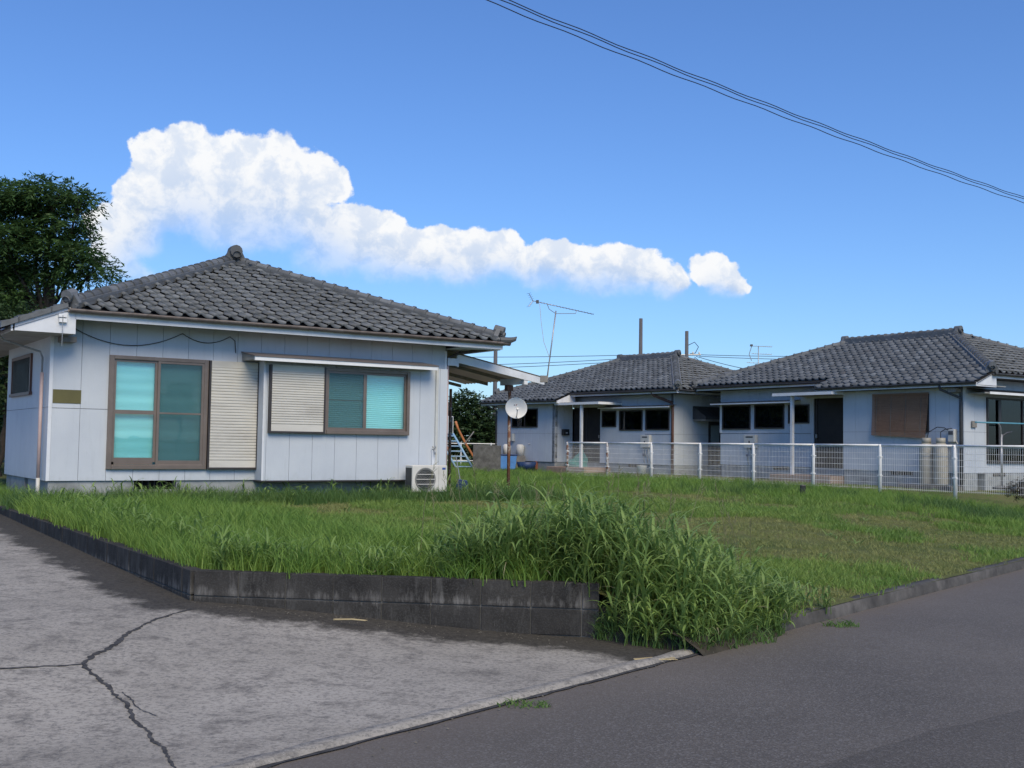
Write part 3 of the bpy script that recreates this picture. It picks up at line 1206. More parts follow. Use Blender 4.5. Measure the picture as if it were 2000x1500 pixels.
    MB().hb(.95, 2.6, -.6, -.3, .5, 2.55).build('room_shadow', M['dark'], w)

    def shutter(u0, u1, o0, z0, z1, n0, dark_side=True):
        f = MB()
        f.hb(u0, u0 + .035, o0, o0 + .09, z0, z1)
        f.hb(u1 - .03, u1, o0, o0 + .09, z0, z1)
        f.hb(u0 + .035, u1 - .03, o0, o0 + .09, z0, z0 + .035)
        fr = f.build('shutter_box', M['bronze_dark'], r)
        b0, b1 = z0 + .035, z1
        zt = b1 - .12
        zb = b0 + .13
        MB().hb(u0 + .035, u1 - .03, o0, o0 + .072, b0, zb - .004).build('slat', M['shutter'], fr)
        MB().hb(u0 + .035, u1 - .03, o0, o0 + .072, zt, b1).build('slat', M['shutter'], fr)
        n = n0
        hgt = (zt - zb) / n
        prof = MB()
        for k in range(1):
            prof.prism([(u0 + .035, -o0 - .010, 0), (u0 + .035, -o0 - .068, .0), (u0 + .035, -o0 - .074, hgt * .22), (u0 + .035, -o0 - .074, hgt * .80), (u0 + .035, -o0 - .070, hgt - .0045), (u0 + .035, -o0 - .010, hgt - .0045)], (u1 - u0 - .065, 0, 0))
        me = prof.mesh('slat', M['shutter'])
        for k in range(n):
            link('slat', me, fr, None, (0, 0, zb + k * hgt))
    shutter(2.645, 3.585, .022, .575, 2.535, 31)
    # ---- bay with the smaller window
    BO = .345
    panels(r, 'u', BO, 3.592, 7.43, .38, 2.60, [(3.66, 6.56, 1.25, 2.50)], .455, 0.0)
    MB().hb(3.60, 7.42, .03, BO - .002, .385, 1.25).hb(3.60, 3.68, .03, BO - .002, 1.25, 2.60).hb(6.52, 7.42, .03, BO - .002, 1.25, 2.60).hb(3.68, 6.52, .03, BO - .002, 2.47, 2.60).build('bay_core', M['backing'], r)
    MB().box(3.570, 3.592, -BO - .022, -.0225, .38, 2.60).build('siding_board', M['siding'], r)
    MB().box(7.43, 7.452, -BO - .022, -.0225, .38, 2.60).build('siding_board', M['siding'], r)
    MB().hb(3.564, 3.60, BO + .0225, BO + .028, .38, 2.58).build('corner_trim', M['white'], r)
    MB().hb(3.56, 7.46, -.02, BO + .03, .355, .3795).build('drip_flashing', M['bronze_dark'], r)
    f = MB()
    o0 = BO + .022
    f.hb(4.76, 4.80, BO - .02, o0 + .07, 1.25, 2.50)
    f.hb(6.50, 6.56, BO - .02, o0 + .08, 1.25, 2.50)
    f.hb(4.80, 6.50, BO - .02, o0 + .07, 2.44, 2.50)
    f.hb(4.80, 6.50, BO - .02, o0 + .085, 1.25, 1.325)
    w2 = f.build('window', M['bronze'], r, False, .005)
    mb = MB()
    for (x0, x1, off) in ((4.80, 5.60, BO + .062), (5.60, 6.50, BO + .038)):
        mb.hb(x0, x0 + .04, off - .012, off + .012, 1.325, 2.44)
        mb.hb(x1 - .04, x1, off - .012, off + .012, 1.325, 2.44)
        mb.hb(x0 + .04, x1 - .04, off - .012, off + .012, 2.40, 2.44)
        mb.hb(x0 + .04, x1 - .04, off - .012, off + .012, 1.325, 1.375)
    mb.hb(4.84, 5.56, BO + .060, BO + .074, 1.885, 1.90)
    mb.build('sash', M['bronze'], w2)
    MB().hb(4.84, 5.56, BO + .055, BO + .059, 1.375, 2.40).build('pane', M['glass'], w2)
    MB().hb(5.64, 6.46, BO + .034, BO + .038, 1.375, 2.40).build('pane', M['glass'], w2)
    MB().add([(4.84, -BO - .078, 1.375), (5.56, -BO - .078, 1.375), (5.56, -BO - .078, 2.40), (4.84, -BO - .078, 2.40)], [(0, 1, 2, 3)]).build('insect_screen', M['screen'], w2)
    vs, fs = [], []
    n = 60
    for i in range(n + 1):
        z = 1.30 + (2.46 - 1.30) * i / n
        f_ = -BO + .06 + .006 * (i % 2)
        vs += [(4.82, f_, z), (6.50, f_, z)]
        if i: fs.append((2 * i - 2, 2 * i - 1, 2 * i + 1, 2 * i))
    MB().add(vs, fs).build('blind', M['blind'], w2)
    shutter(3.66, 4.76, o0, 1.25, 2.50, 21)
    # ---- little canopy over the bay
    c = MB()
    x0, x1 = 3.25, 7.06
    c.prism([(x0, -.024, 2.735), (x0, -.70, 2.635), (x0, -.70, 2.615), (x0, -.024, 2.715)], (x1 - x0, 0, 0))
    ca = c.build('canopy', M['bronze'], r)
    MB().hb(x0 + .02, x1 - .02, .635, .685, 2.545, 2.612).build('canopy_fascia', M['white_clean'], ca)
    mb = MB()
    mb.prism([(x0 + .02, -.024, 2.705), (x0 + .02, -.634, 2.618), (x0 + .02, -.634, 2.562), (x0 + .02, -.024, 2.562)], (x1 - x0 - .04, 0, 0))
    mb.build('canopy_soffit', M['soffit'], ca)
    # ---- eaves: fascia, soffit, boxed return at the left
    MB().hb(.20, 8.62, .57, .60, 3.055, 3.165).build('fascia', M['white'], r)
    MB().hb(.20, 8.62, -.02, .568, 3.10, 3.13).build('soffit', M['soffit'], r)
    mb = MB()
    mb.prism([(-.72, -.60, 2.81), (.21, -.60, 2.81), (.21, -.60, 3.165), (.12, -.60, 3.24), (.0, -.60, 3.235), (-.72, -.60, 2.94)], (0, .04, 0))
    mb.build('boxed_eave', M['white'], r)
    MB().box(.17, .2095, -.559, -.024, 2.812, 3.10).build('boxed_eave_return', M['soffit'], r)
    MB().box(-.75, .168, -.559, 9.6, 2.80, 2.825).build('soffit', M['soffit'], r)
    MB().box(-.775, -.745, -.60, 9.6, 2.80, 2.90).build('fascia', M['white'], r)
    MB().box(8.59, 8.62, -.565, 9.6, 3.055, 3.165).build('fascia', M['white'], r)
    MB().box(W1, 8.588, -.565, 9.6, 3.04, 3.054).build('soffit', M['white'], r)
    mb = MB()
    mb.hb(.06, .30, .03, .30, 2.70, 2.79)
    mb.build('eave_bracket', M['wood'], r)
    # ---- roof
    z0 = 3.225
    eL, eR, eF, eB = .05, 8.65, .62, -9.8
    rx = (eL + eR) / 2
    hs = rx - eL
    rf, rb = eF - hs, eB + hs
    zr = z0 + PITCH * hs
    zl = z0 - PITCH * .9
    deck = MB()
    P = lambda u, o, z: (u, -o, z)
    deck.add([P(eL, eF, z0), P(eR, eF, z0), P(rx, rf, zr), P(rx, rb, zr), P(eR, eB, z0), P(eL, eB, z0), P(eL - .9, eF, zl), P(eL - .9, eB, zl)],
             [(0, 1, 2), (1, 4, 3, 2), (4, 5, 3), (5, 0, 2, 3), (6, 0, 5, 7)])
    deck.add([P(eL, eF, z0 - .05), P(eR, eF, z0 - .05), P(rx, rf, zr - .05), P(rx, rb, zr - .05), P(eR, eB, z0 - .05), P(eL, eB, z0 - .05), P(eL - .9, eF, zl - .05), P(eL - .9, eB, zl - .05)],
             [(0, 2, 1), (1, 2, 3, 4), (4, 3, 5), (5, 3, 2, 0), (6, 7, 5, 0)])
    deck.build('roof_deck', M['deck'], r)
    sl = [((eL, eF), (1, 0), (0, -1), z0, [(eL, eF + .1), (eR, eF + .1), (rx, rf)]),
          ((eL - .9, eB), (0, 1), (1, 0), zl, [(eL - 1, eF + .02), (eL, eF + .02), (rx, rf), (rx, rb), (eL, eB), (eL - 1, eB)]),
          ((eR, eF), (0, -1), (-1, 0), z0, [(eR + .1, eF), (rx, rf), (rx, rb), (eR + .1, eB)]),
          ((eR, eB), (-1, 0), (0, 1), z0, [(eL, eB - .1), (eR, eB - .1), (rx, rb)])]
    tile_slopes(r, sl, 300)
    k = .035
    ridge(r, (eL + .10, -(eF - .10), z0 + .05 + k), (rx - .05, -(rf + .05), zr + k), 2)
    ridge(r, (eR - .12, -(eF - .12), z0 + .05 + k), (rx + .05, -(rf + .05), zr + k), 2)
    ridge(r, (eL, -eB, z0 + k), (rx, -rb, zr + k), 2)
    ridge(r, (eR, -eB, z0 + k), (rx, -rb, zr + k), 2)
    ridge(r, (rx, -(rf + .12), zr + .05), (rx, -(rb - .12), zr + .03), 3, True, False, .0, True)
    gutter(r, (eL + .03, -(eF + .04), 3.215), (eR + .10, -(eF + .04), 3.205))
    gutter(r, (eL - .97, -eF, zl - .02), (eL - .97, -eB, zl - .02))
    gutter(r, (eR + .05, -eF, 3.20), (eR + .05, -eB, 3.20))
    # verge tiles along the front edge of the low left slope
    mb = MB()
    for q in range(4):
        a = -.93 + q * .245
        mb.add([], [])
        za = zl + (a + .85) * PITCH
        mb.prism([(a, -eF - .03, za + .005), (a + .27, -eF - .03, za + .005 + .27 * PITCH), (a + .27, -eF - .03, za + .085 + .27 * PITCH), (a, -eF - .03, za + .10)], (0, .12, 0))
    mb.build('verge_tile', M['tile_ridge'], r)
    # upturned corner tile at the right end of the eave
    mb = MB()
    mb.tube([(8.50, -.66, 3.24), (8.72, -.70, 3.245), (8.84, -.72, 3.28), (8.88, -.725, 3.33)], [.07, .065, .045, .01], 8)
    mb.build('corner_tile', M['tile_ridge'], r)
    # ---- left wall window, downpipes
    f = MB()
    f.box(W0 - .06, W0, 1.45, 1.52, 1.9, 2.6).box(W0 - .06, W0, 3.23, 3.30, 1.9, 2.6).box(W0 - .06, W0, 1.52, 3.23, 2.54, 2.6).box(W0 - .08, W0, 1.40, 3.35, 1.86, 1.915)
    lw = f.build('window', M['brown_pipe'], r)
    MB().box(W0 - .03, W0 - .01, 1.52, 3.23, 1.915, 2.54).build('pane', M['glass_dark'], lw)
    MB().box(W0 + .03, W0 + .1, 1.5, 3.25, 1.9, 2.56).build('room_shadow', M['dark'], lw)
    mb = MB()
    for q in range(16): mb.box(W0 - .052, W0 - .04, 1.56 + q * .105, 1.575 + q * .105, 1.915, 2.54)
    mb.build('window_bars', M['bronze_dark'], lw)
    mb = MB()
    mb.tube([(-.86, .10, 2.80), (-.75, .16, 2.70), (-.16, .26, 2.55), (-.12, .26, 2.45), (-.12, .26, 2.2)], .018, 8)
    mb.build('downpipe', M['soffit'], r, True)
    MB().tube([(-.12, .26, 2.2), (-.12, .26, .42)], .030, 8).build('downpipe', M['pink_pipe'], r, True)
    MB().tube([(-.12, .26, .42), (-.12, .26, 0)], .033, 8).build('downpipe', M['grey_pipe'], r, True)
    MB().tube([(W1 + .06, .03, 2.75), (W1 + .06, .03, .0)], .03, 8).build('downpipe', M['pink_pipe'], r, True)
    MB().tube([(8.45, -.5, 3.16), (8.40, -.45, 3.06), (7.9, -.1, 2.98), (W1 + .06, .02, 2.86), (W1 + .06, .03, 2.75)], .028, 8).build('downpipe', M['bronze_dark'], r, True)
    # air-conditioning duct cover and wall tap pipe
    MB().hb(7.17, 7.225, BO + .0225, BO + .065, .62, 2.62).build('duct_cover', M['grey_pipe'], r, False, .01)
    MB().hb(6.86, 7.10, .05, BO + .30, 2.45, 2.62).add([], []) 
    mb = MB()
    mb.tube([(7.13, -BO - .02, .98), (7.13, -BO - .10, .98), (7.13, -BO - .13, .94), (7.13, -BO - .13, .88)], .014, 8)
    mb.tube([(7.09, -BO - .09, 1.03), (7.17, -BO - .09, 1.03)], .012, 8)
    mb.tube([(7.13, -BO - .09, .98), (7.13, -BO - .09, 1.03)], .010, 8)
    mb.build('wall_tap', M['galv'], r, True)
    MB().hb(7.10, 7.16, BO + .023, BO + .07, .42, .97).build('tap_pipe_cover', M['white'], r)
    # sagging cable below the soffit and the service bracket
    pts = []
    for a, b, sg in ((.25, 2.15, .27), (2.15, 3.02, .14)):
        for i in range(14):
            t = i / 13
            pts.append((a + (b - a) * t, -.05, 3.01 - sg * 4 * t * (1 - t) - .02))
    pts += [(3.12, -.045, 2.92), (3.14, -.045, 2.70)]
    MB().tube([(-.02, -.63, 3.0), (.22, -.45, 2.93)] + pts, .007, 5).build('cable', M['wire'], r)
    MB().hb(-.06, .06, .605, .66, 2.985, 3.05).hb(-.07, .05, .605, .665, 3.07, 3.12).build('service_insulator', M['white_clean'], r)
    MB().tube([(-.01, -.67, 2.60), (-.01, -.67, 3.10)], .006, 6).build('service_conduit', M['galv'], r)
    # olive name plate
    MB().hb(.01, .462, .0225, .030, 1.682, 1.912).build('name_plate', M['olive'], r)


house1()

# ================================================================== the two bungalows behind the fence
def sash_window(r, axis, c, a0, a1, z0, z1, curt=.5, mull=True):
    """dark bronze sliding window set in a wall; axis as in panels()"""
    def B(mb, p, q, d0, d1, e0, e1):
        if axis == 'u': return mb.hb(p, q, c + d0, c + d1, e0, e1)
        return mb.box(c + d0, c + d1, -q, -p, e0, e1)
    f = MB()
    t = .045
    B(f, a0, a0 + t, -.03, .05, z0, z1)
    B(f, a1 - t, a1, -.03, .05, z0, z1)
    B(f, a0 + t, a1 - t, -.03, .05, z1 - t, z1)
    B(f, a0 + t, a1 - t, -.03, .06, z0, z0 + t)
    if mull:
        m_ = (a0 + a1) / 2
        B(f, m_ - .022, m_ + .022, -.02, .04, z0 + t, z1 - t)
    w = f.build('window', M['bronze_dark'], r)
    parts = [(a0 + t, (a0 + a1) / 2 - .022), ((a0 + a1) / 2 + .022, a1 - t)] if mull else [(a0 + t, a1 - t)]
    for (p, q) in parts:
        B(MB(), p, q, .006, .010, z0 + t, z1 - t).build('pane', M['glass_dark'], w)
    # curtain with vertical folds
    if curt:
        n = 40
        vs, fs = [], []
        for i in range(n + 1):
            a = a0 + t + (a1 - a0 - 2 * t) * curt * i / n
            d = -.10 + .018 * math.sin(i * 1.9) + .01 * math.sin(i * .7)
            for z in (z0 + t, z1 - t):
                vs.append((a, -(c + d), z) if axis == 'u' else (c + d, -a, z))
            if i: fs.append((2 * i - 2, 2 * i, 2 * i + 1, 2 * i - 1))
        MB().add(vs, fs).build('curtain', M['curtain'], w, True)
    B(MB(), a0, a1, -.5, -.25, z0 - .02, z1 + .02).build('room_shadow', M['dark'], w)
    return w


def wall_core(r, axis, c, a0, a1, z0, z1, openings):
    """solid backing pieces round the openings, 12 cm deep behind the boards"""
    xs = sorted({a0, a1} | {q for o in openings for q in o[:2] if a0 < q < a1})
    mb = MB()
    for p, q in zip(xs, xs[1:]):
        m_ = (p + q) / 2
        zz = [(z0, z1)]
        for (c0, c1) in sorted([(o[2], o[3]) for o in openings if o[0] <= m_ <= o[1]]):
            nz = []
            for (e0, e1) in zz:
                if c1 <= e0 or c0 >= e1: nz.append((e0, e1)); continue
                if c0 > e0: nz.append((e0, c0))
                if c1 < e1: nz.append((c1, e1))
            zz = nz
        for (e0, e1) in zz:
            if axis == 'u': mb.hb(p, q, c - .12, c - .002, e0, e1)
            elif axis == 'o+': mb.box(c - .12, c - .002, -q, -p, e0, e1)
            else: mb.box(c + .002, c + .12, -q, -p, e0, e1)
    return mb.build('wall_core', M['backing'], r)


def vent(r, axis, c, a0, a1, z0, z1):
    f = MB()
    B = (lambda mb, p, q, d0, d1, e0, e1: mb.hb(p, q, c + d0, c + d1, e0, e1)) if axis == 'u' else (lambda mb, p, q, d0, d1, e0, e1: mb.box(c + d0, c + d1, -q, -p, e0, e1))
    v = B(f, a0, a1, .001, .004, z0, z1).build('vent_shadow', M['dark'], r)  # black plate painted as the shade behind the vent bars
    n = 8
    me = None
    for k in range(n):
        p = a0 + (a1 - a0) * (k + .5) / n
        B(MB(), p - .012, p + .012, .004, .014, z0, z1).build('vent_bar', M['wood'], v)


def heater(r, axis, c, a0, a1, z0, z1, gnd):
    B = (lambda mb, p, q, d0, d1, e0, e1: mb.hb(p, q, c + d0, c + d1, e0, e1))
    h = B(MB(), a0, a1, .03, .17, z0, z1).build('water_heater', M['ac'], r, False, .012)
    B(MB(), a0 + .10, a1 - .10, .170, .178, z1 - .10, z1 - .06).build('flue_slot', M['black'], h)
    B(MB(), (a0 + a1) / 2 - .03, (a0 + a1) / 2 + .03, .170, .176, z0 + .17, z0 + .24).build('badge', M['ink'], h)
    for k, (f, zz, m_) in enumerate(((.18, .55, 'galv'), (.42, .35, 'grey_pipe'), (.62, .62, 'galv'), (.82, .45, 'grey_pipe'))):
        a = a0 + (a1 - a0) * f
        MB().tube([(a, -(c + .09), z0), (a, -(c + .09), z0 - zz * .5), (a + .02, -(c + .05), z0 - zz), (a + .02, -(c + .02), z0 - zz)], .014, 6).build('pipe', M[m_], h, True)
    B(MB(), a0 + .05, a0 + .12, .05, .11, z0 - .30, z0 - .22).build('valve', M['navy'], h)


def twin(r, P):
    eL, eR, eH, eLo, hs = P['eL'], P['eR'], -.30, .45, 3.8
    base, zhi, zlo = P['base'], P['zhi'], P['zlo']
    zg = P['zg']
    ro, eB = eH - hs, eH - 2 * hs
    rL, rR = eL + hs, eR - hs
    z0 = zhi + .14
    zl = z0 - PITCH * (eLo - eH)
    zr = z0 + PITCH * hs
    st = P['step']
    right_low = P['low'] == 'right'
    p0, p1 = P['prot']
    q0, q1 = P['rec']
    bo = -7.4
    # walls
    for (axis, c, a0, a1, zt, ops, seams) in P['walls']:
        panels(r, axis, c, a0, a1, base, zt, ops, .455, a0, seams)
        wall_core(r, axis, c, a0, a1, base - .003, zt, ops)
    # plain hidden sides, closed shell
    mb = MB()
    if right_low:
        mb.box(q0, q0 + .12, .9 + .125, -bo, zg - .2, zhi)
        mb.box(p0, p0 + .12, .125, .77, zg - .2, zlo)
    else:
        mb.box(p0, p0 + .12, .125, -bo, zg - .2, zlo)
    mb.hb(min(p0, q0), max(p1, q1), bo, bo + .12, zg - .2, zhi)
    mb.build('rear_wall', M['siding'], r)
    # foundation
    mb = MB()
    mb.hb(p0 + .02, p1 - .02, -.6, -.012, zg - .3, base - .004)
    mb.hb(q0 + .02, q1 - .02, -1.5, -.912, zg - .3, base - .004)
    mb.box(-.6, -.012, .95, -bo, zg - .3, base - .004)
    mb.build('foundation', M['foundation'], r)
    # eaves
    lo = (st, eR) if right_low else (eL, st)
    hi = (eL, st) if right_low else (st, eR)
    MB().hb(hi[0], hi[1], eH - .05, eH - .02, zhi, zhi + .10).build('fascia', M['white'], r)
    MB().hb(lo[0], lo[1], eLo - .05, eLo - .02, zlo, zlo + .10).build('fascia', M['white'], r)
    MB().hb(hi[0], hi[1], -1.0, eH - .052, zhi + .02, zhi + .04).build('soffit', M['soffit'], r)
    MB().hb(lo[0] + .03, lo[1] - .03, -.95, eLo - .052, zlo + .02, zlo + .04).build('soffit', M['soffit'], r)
    for xe in ((eR - .05, eR - .02), (eL + .02, eL + .05)):
        MB().box(xe[0], xe[1], -eH, -eB, zhi, zhi + .10).build('fascia', M['white'], r)
    MB().box(-.02 if True else 0, eR - .052, -eH + .03, -eB, zhi + .02, zhi + .04).build('soffit', M['soffit'], r)
    MB().box(eL + .052, min(p0, q0) + .02, -eH + .03, -eB, zhi + .02, zhi + .04).build('soffit', M['soffit'], r)
    # boxed eave ends of the low slope
    for x in ((eR - .06, st) if right_low else (st - .03, eL + .03)):
        zt = lambda o: z0 - PITCH * (o - eH) - .03
        MB().prism([(x, -(eLo - .03), zlo), (x, -(eH - .22), zlo), (x, -(eH - .22), zt(eH - .22) - .02), (x, -(eLo - .03), zt(eLo - .03) - .01)], (.03, 0, 0)).build('boxed_eave', M['white'], r)
    # roof
    deck = MB()
    D = lambda u, o, z: (u, -o, z)
    for dz, fl in ((0, False), (-.05, True)):
        V = [D(eL, eH, z0 + dz), D(eR, eH, z0 + dz), D(rR, ro, zr + dz), D(rL, ro, zr + dz), D(eR, eB, z0 + dz), D(eL, eB, z0 + dz),
             D(lo[0], eH, z0 + dz), D(lo[1], eH, z0 + dz), D(lo[1], eLo, zl + dz), D(lo[0], eLo, zl + dz)]
        deck.add(V, [(0, 1, 2, 3), (1, 4, 2), (4, 5, 3, 2), (5, 0, 3), (9, 8, 7, 6)])
    deck.build('roof_deck', M['deck'], r)
    if right_low:
        poly = [(eL, eH + .04), (st, eH + .04), (st, eLo + .05), (eR + .02, eLo + .05), (eR, eH), (rR, ro), (rL, ro)]
    else:
        poly = [(eL - .02, eLo + .05), (st, eLo + .05), (st, eH + .04), (eR, eH + .04), (rR, ro), (rL, ro), (eL, eH)]
    sl = [((eL, eLo), (1, 0), (0, -1), zl, poly),
          ((eR, eH), (0, -1), (-1, 0), z0, [(eR + .1, eH), (rR, ro), (eR + .1, eB)]),
          ((eL, eB), (0, 1), (1, 0), z0, [(eL - .1, eH), (rL, ro), (eL - .1, eB)]),
          ((eR, eB), (-1, 0), (0, 1), z0, [(eL, eB - .1), (eR, eB - .1), (rR, ro), (rL, ro)])]
    tile_slopes(r, sl, 300)
    k = .035
    ridge(r, (eL + .1, -(eH - .1), z0 + .05 + k), (rL, -ro, zr + k), 2)
    ridge(r, (eR - .1, -(eH - .1), z0 + .05 + k), (rR, -ro, zr + k), 2)
    ridge(r, (eL + .1, -(eB + .1), z0 + .05 + k), (rL, -ro, zr + k), 2)
    ridge(r, (eR - .1, -(eB + .1), z0 + .05 + k), (rR, -ro, zr + k), 2)
    ridge(r, (rL - .15, -ro, zr + .05), (rR + .15, -ro, zr + .05), 3, True, True, .0)
    gm = M['gutter_dark']
    gutter(r, (hi[0], -(eH + .03), zhi + .12), (hi[1], -(eH + .03), zhi + .12), gm)
    gutter(r, (lo[0], -(eLo + .03), zlo + .12), (lo[1], -(eLo + .03), zlo + .12), gm)
    gutter(r, (eR + .04, -eH, zhi + .12), (eR + .04, -eB, zhi + .12), gm)
    gutter(r, (eL - .04, -eH, zhi + .12), (eL - .04, -eB, zhi + .12), gm)


M['gutter_dark'] = plain('dark_gutter', (.05, .052, .058), .5, .25, 5, 0, 0, (.12, .11, .11), .4, 'World')


def thin_canopy(r, u0, u1, c, dep, z, mat='bronze'):
    c_ = MB().prism([(u0, -(c + .024), z + .10), (u0, -(c + dep), z + .045), (u0, -(c + dep), z + .03), (u0, -(c + .024), z + .085)], (u1 - u0, 0, 0)).build('window_canopy', M[mat], r)
    MB().hb(u0, u1, c + dep - .04, c + dep + .006, z - .01, z + .028).build('canopy_edge', M['white_clean'], c_)


def porch(r, u0, u1, o0, o1, z, post_u, post_o, zg):
    p = MB().hb(u0, u1, o0, o1, z, z + .05).build('porch_roof', M['bronze'], r)
    MB().hb(u0 - .01, u1 + .01, o1 + .002, o1 + .03, z - .05, z + .04).build('porch_fascia', M['white_clean'], p)
    MB().box(u1 + .002, u1 + .03, -o1, -o0, z - .05, z + .04).build('porch_fascia', M['white_clean'], p)
    MB().hb(u0 + .02, u1 - .02, o0 + .02, o1 - .02, z - .015, z - .002).build('porch_ceiling', M['soffit'], p)
    MB().hb(post_u - .045, post_u + .045, post_o - .045, post_o + .045, zg, z - .016).build('porch_post', M['white'], r)


# ---- right-hand bungalow
H3 = empty('bungalow', (12.27, 30.29, 0), R(-56.28))
tag(H3, 'right-hand bungalow behind the mesh fence with a bamboo blind over its window', 'house')
b3 = .52
winsR = [(-10.10, -8.75, 1.735, 2.57), (-8.565, -7.234, 1.76, 2.57), (-7.06, -6.17, 1.925, 2.54)]
door3 = (-6.0, -4.72, .52, 2.72)
bw = (-2.90, -1.08, 1.62, 2.70)
sw = (-4.4, -1.0, .78, 2.60)
twin(H3, dict(eL=-11.05, eR=.66, base=b3, zhi=3.09, zlo=2.84, zg=.10, step=-4.75, low='right', prot=(-4.07, 0), rec=(-10.19, -4.0),
              walls=[('u', 0, -4.07, -.022, 2.84, [bw], (1.63,)),
                     ('u', -.9, -10.19, -4.0, 3.09, winsR + [door3], ()),
                     ('o+', -.022, -7.3, .022, 3.09, [sw], (1.63,))]))
for w_ in winsR[:2]: sash_window(H3, 'u', -.9, *w_, 1.0, False)
sash_window(H3, 'u', -.9, *winsR[2], .9, False)
sash_window(H3, 'u', 0, *bw, .0)
sash_window(H3, 'o+', 0, sw[0], sw[1], sw[2], sw[3], .75)
MB().box(.051, .058, 1.5, 1.62, .83, 2.55).build('window_stile', M['bronze_dark'], H3)
MB().hb(-10.19, -6.1, -.877, -.868, 1.60, 1.608).build('seam_flashing', M['bronze_dark'], H3)
MB().hb(-10.215, -10.11, -.8775, -.862, 1.62, 2.62).build('window_trim', M['white'], H3)
d = MB().hb(-6.0, -4.72, -.985, -.945, .52, 2.72).build('front_door', M['door'], H3)
MB().hb(-5.96, -5.90, -.944, -.93, .55, 2.70).build('door_stile', M['bronze_dark'], d)
MB().hb(-5.93, -5.88, -.929, -.88, 1.45, 1.58).build('handle', M['galv'], d)
thin_canopy(H3, -10.3, -6.55, -.9, .42, 2.60)
porch(H3, -6.45, -4.09, -.87, .50, 2.80, -5.83, .30, .28)
MB().hb(-6.55, -4.1, -.90, .55, .02, .30).build('porch_slab', M['tan_tile'], H3, False, .02)
vent(H3, 'u', -.012, -2.38, -1.64, .40, .515)
vent(H3, 'u', -.912, -7.75, -7.05, .40, .515)
vent(H3, 'o+', -.012, -1.91, -1.31, .42, .515)
heater(H3, 'u', -.9, -8.93, -8.41, 1.11, 1.56, .2)
MB().tube([(-.45, -.46, 2.92), (-.45, -.42, 2.78), (-.06, -.07, 2.55), (-.055, -.065, 2.4), (-.055, -.065, .05)], .035, 8).build('downpipe', M['gutter_dark'], H3, True)
MB().tube([(-10.85, .32, 3.16), (-10.85, .34, 2.98), (-10.30, .80, 2.9)], .03, 8).build('downpipe', M['gutter_dark'], H3, True)
# canopy over the garden window in the right-hand wall
c_ = MB().prism([(.024, .10, 2.83), (.55, .10, 2.72), (.55, .10, 2.70), (.024, .10, 2.81)], (0, 5.2, 0)).build('window_canopy', M['bronze_dark'], H3)
MB().box(.552, .575, .32, 5.3, 2.655, 2.72).build('canopy_edge', M['white_clean'], c_)
MB().box(.03, .545, .12, 5.28, 2.67, 2.695).build('canopy_soffit', M['soffit'], c_)
MB().box(.0225, .05, .29, .50, 1.76, 1.935).build('pole_bracket', M['wood'], H3)
MB().hb(-.31, -.05, .05, .30, 2.70, 2.80).build('eave_bracket', M['wood'], H3)

# bamboo blind hanging in front of its window, lower end curled and askew
bl = empty('bamboo_blind', (12.27, 30.29, 0), R(-56.28))
tag(bl, 'reddish brown bamboo blind hung askew over the window of the right-hand bungalow', 'blind')
zt, n = 2.73, 44
for k in range(n):
    t = k / (n - 1)
    z = zt - t * 1.17
    zb = z - t * .085
    o = .075 + .05 * t * t
    MB().add([(-2.97, -o, z), (-1.06 - .07 * t, -o - .02 * t, zb), (-1.06 - .07 * t, -o - .02 * t, zb - .022), (-2.97, -o, z - .022),
              (-2.97, -o + .006, z), (-1.06 - .07 * t, -o - .02 * t + .006, zb), (-1.06 - .07 * t, -o - .02 * t + .006, zb - .022), (-2.97, -o + .006, z - .022)],
             [(0, 3, 2, 1), (4, 5, 6, 7), (0, 1, 5, 4), (2, 3, 7, 6)]).build('bamboo_slat', M['blindwood'], bl)
for u in (-2.8, -2.3, -1.8, -1.3):
    MB().tube([(u, -.073, zt), (u, -.132 - .01, zt - 1.24)], .005, 5).build('cord', M['wood'], bl)

# ---- middle bungalow
H2 = empty('bungalow', (5.121, 39.446, 0), R(-52))
tag(H2, 'middle bungalow farthest back, with a post-propped porch and a black letter box', 'house')
b2 = .45
winsM = [(-3.78, -2.99, 1.826, 2.44), (-2.815, -1.577, 1.69, 2.445), (-1.426, -.214, 1.708, 2.46)]
door2 = (-5.52, -3.89, .42, 2.59)
fw = (-8.26, -6.58, 1.80, 2.56)
sdoor = (-3.45, -2.69, .45, 2.05)
twin(H2, dict(eL=-9.85, eR=.72, base=b2, zhi=3.0, zlo=2.72, zg=.10, step=-4.95, low='left', prot=(-9.25, -5.53), rec=(-5.53, 0),
              walls=[('u', 0, -9.25, -5.53, 2.72, [fw], (1.56,)),
                     ('u', -.9, -5.50, -.022, 3.0, winsM + [door2], ()),
                     ('o+', -5.552, -.90, .022, 2.74, [], (1.56,)),
                     ('o+', -.022, -7.3, -.878, 3.0, [sdoor], (1.56,))]))
for w_ in winsM: sash_window(H2, 'u', -.9, *w_, .55, False)
sash_window(H2, 'u', 0, *fw, .3)
MB().hb(-1.45, -.0, -.877, -.868, 1.55, 1.558).build('seam_flashing', M['bronze_dark'], H2)
MB().hb(-.06, .0, -.8775, -.862, 1.6, 2.55).build('window_trim', M['white'], H2)
d = MB().hb(-5.50, -3.91, -.985, -.945, .42, 2.59).build('front_door', M['door'], H2)
MB().hb(-4.74, -4.69, -.944, -.93, .45, 2.57).build('door_stile', M['bronze_dark'], d)
MB().hb(-4.0, -3.96, -.929, -.89, 1.4, 1.52).build('handle', M['galv'], d)
thin_canopy(H2, -3.6, .12, -.9, .42, 2.52)
porch(H2, -5.2, -2.7, -.87, .30, 2.70, -3.76, .20, .22)
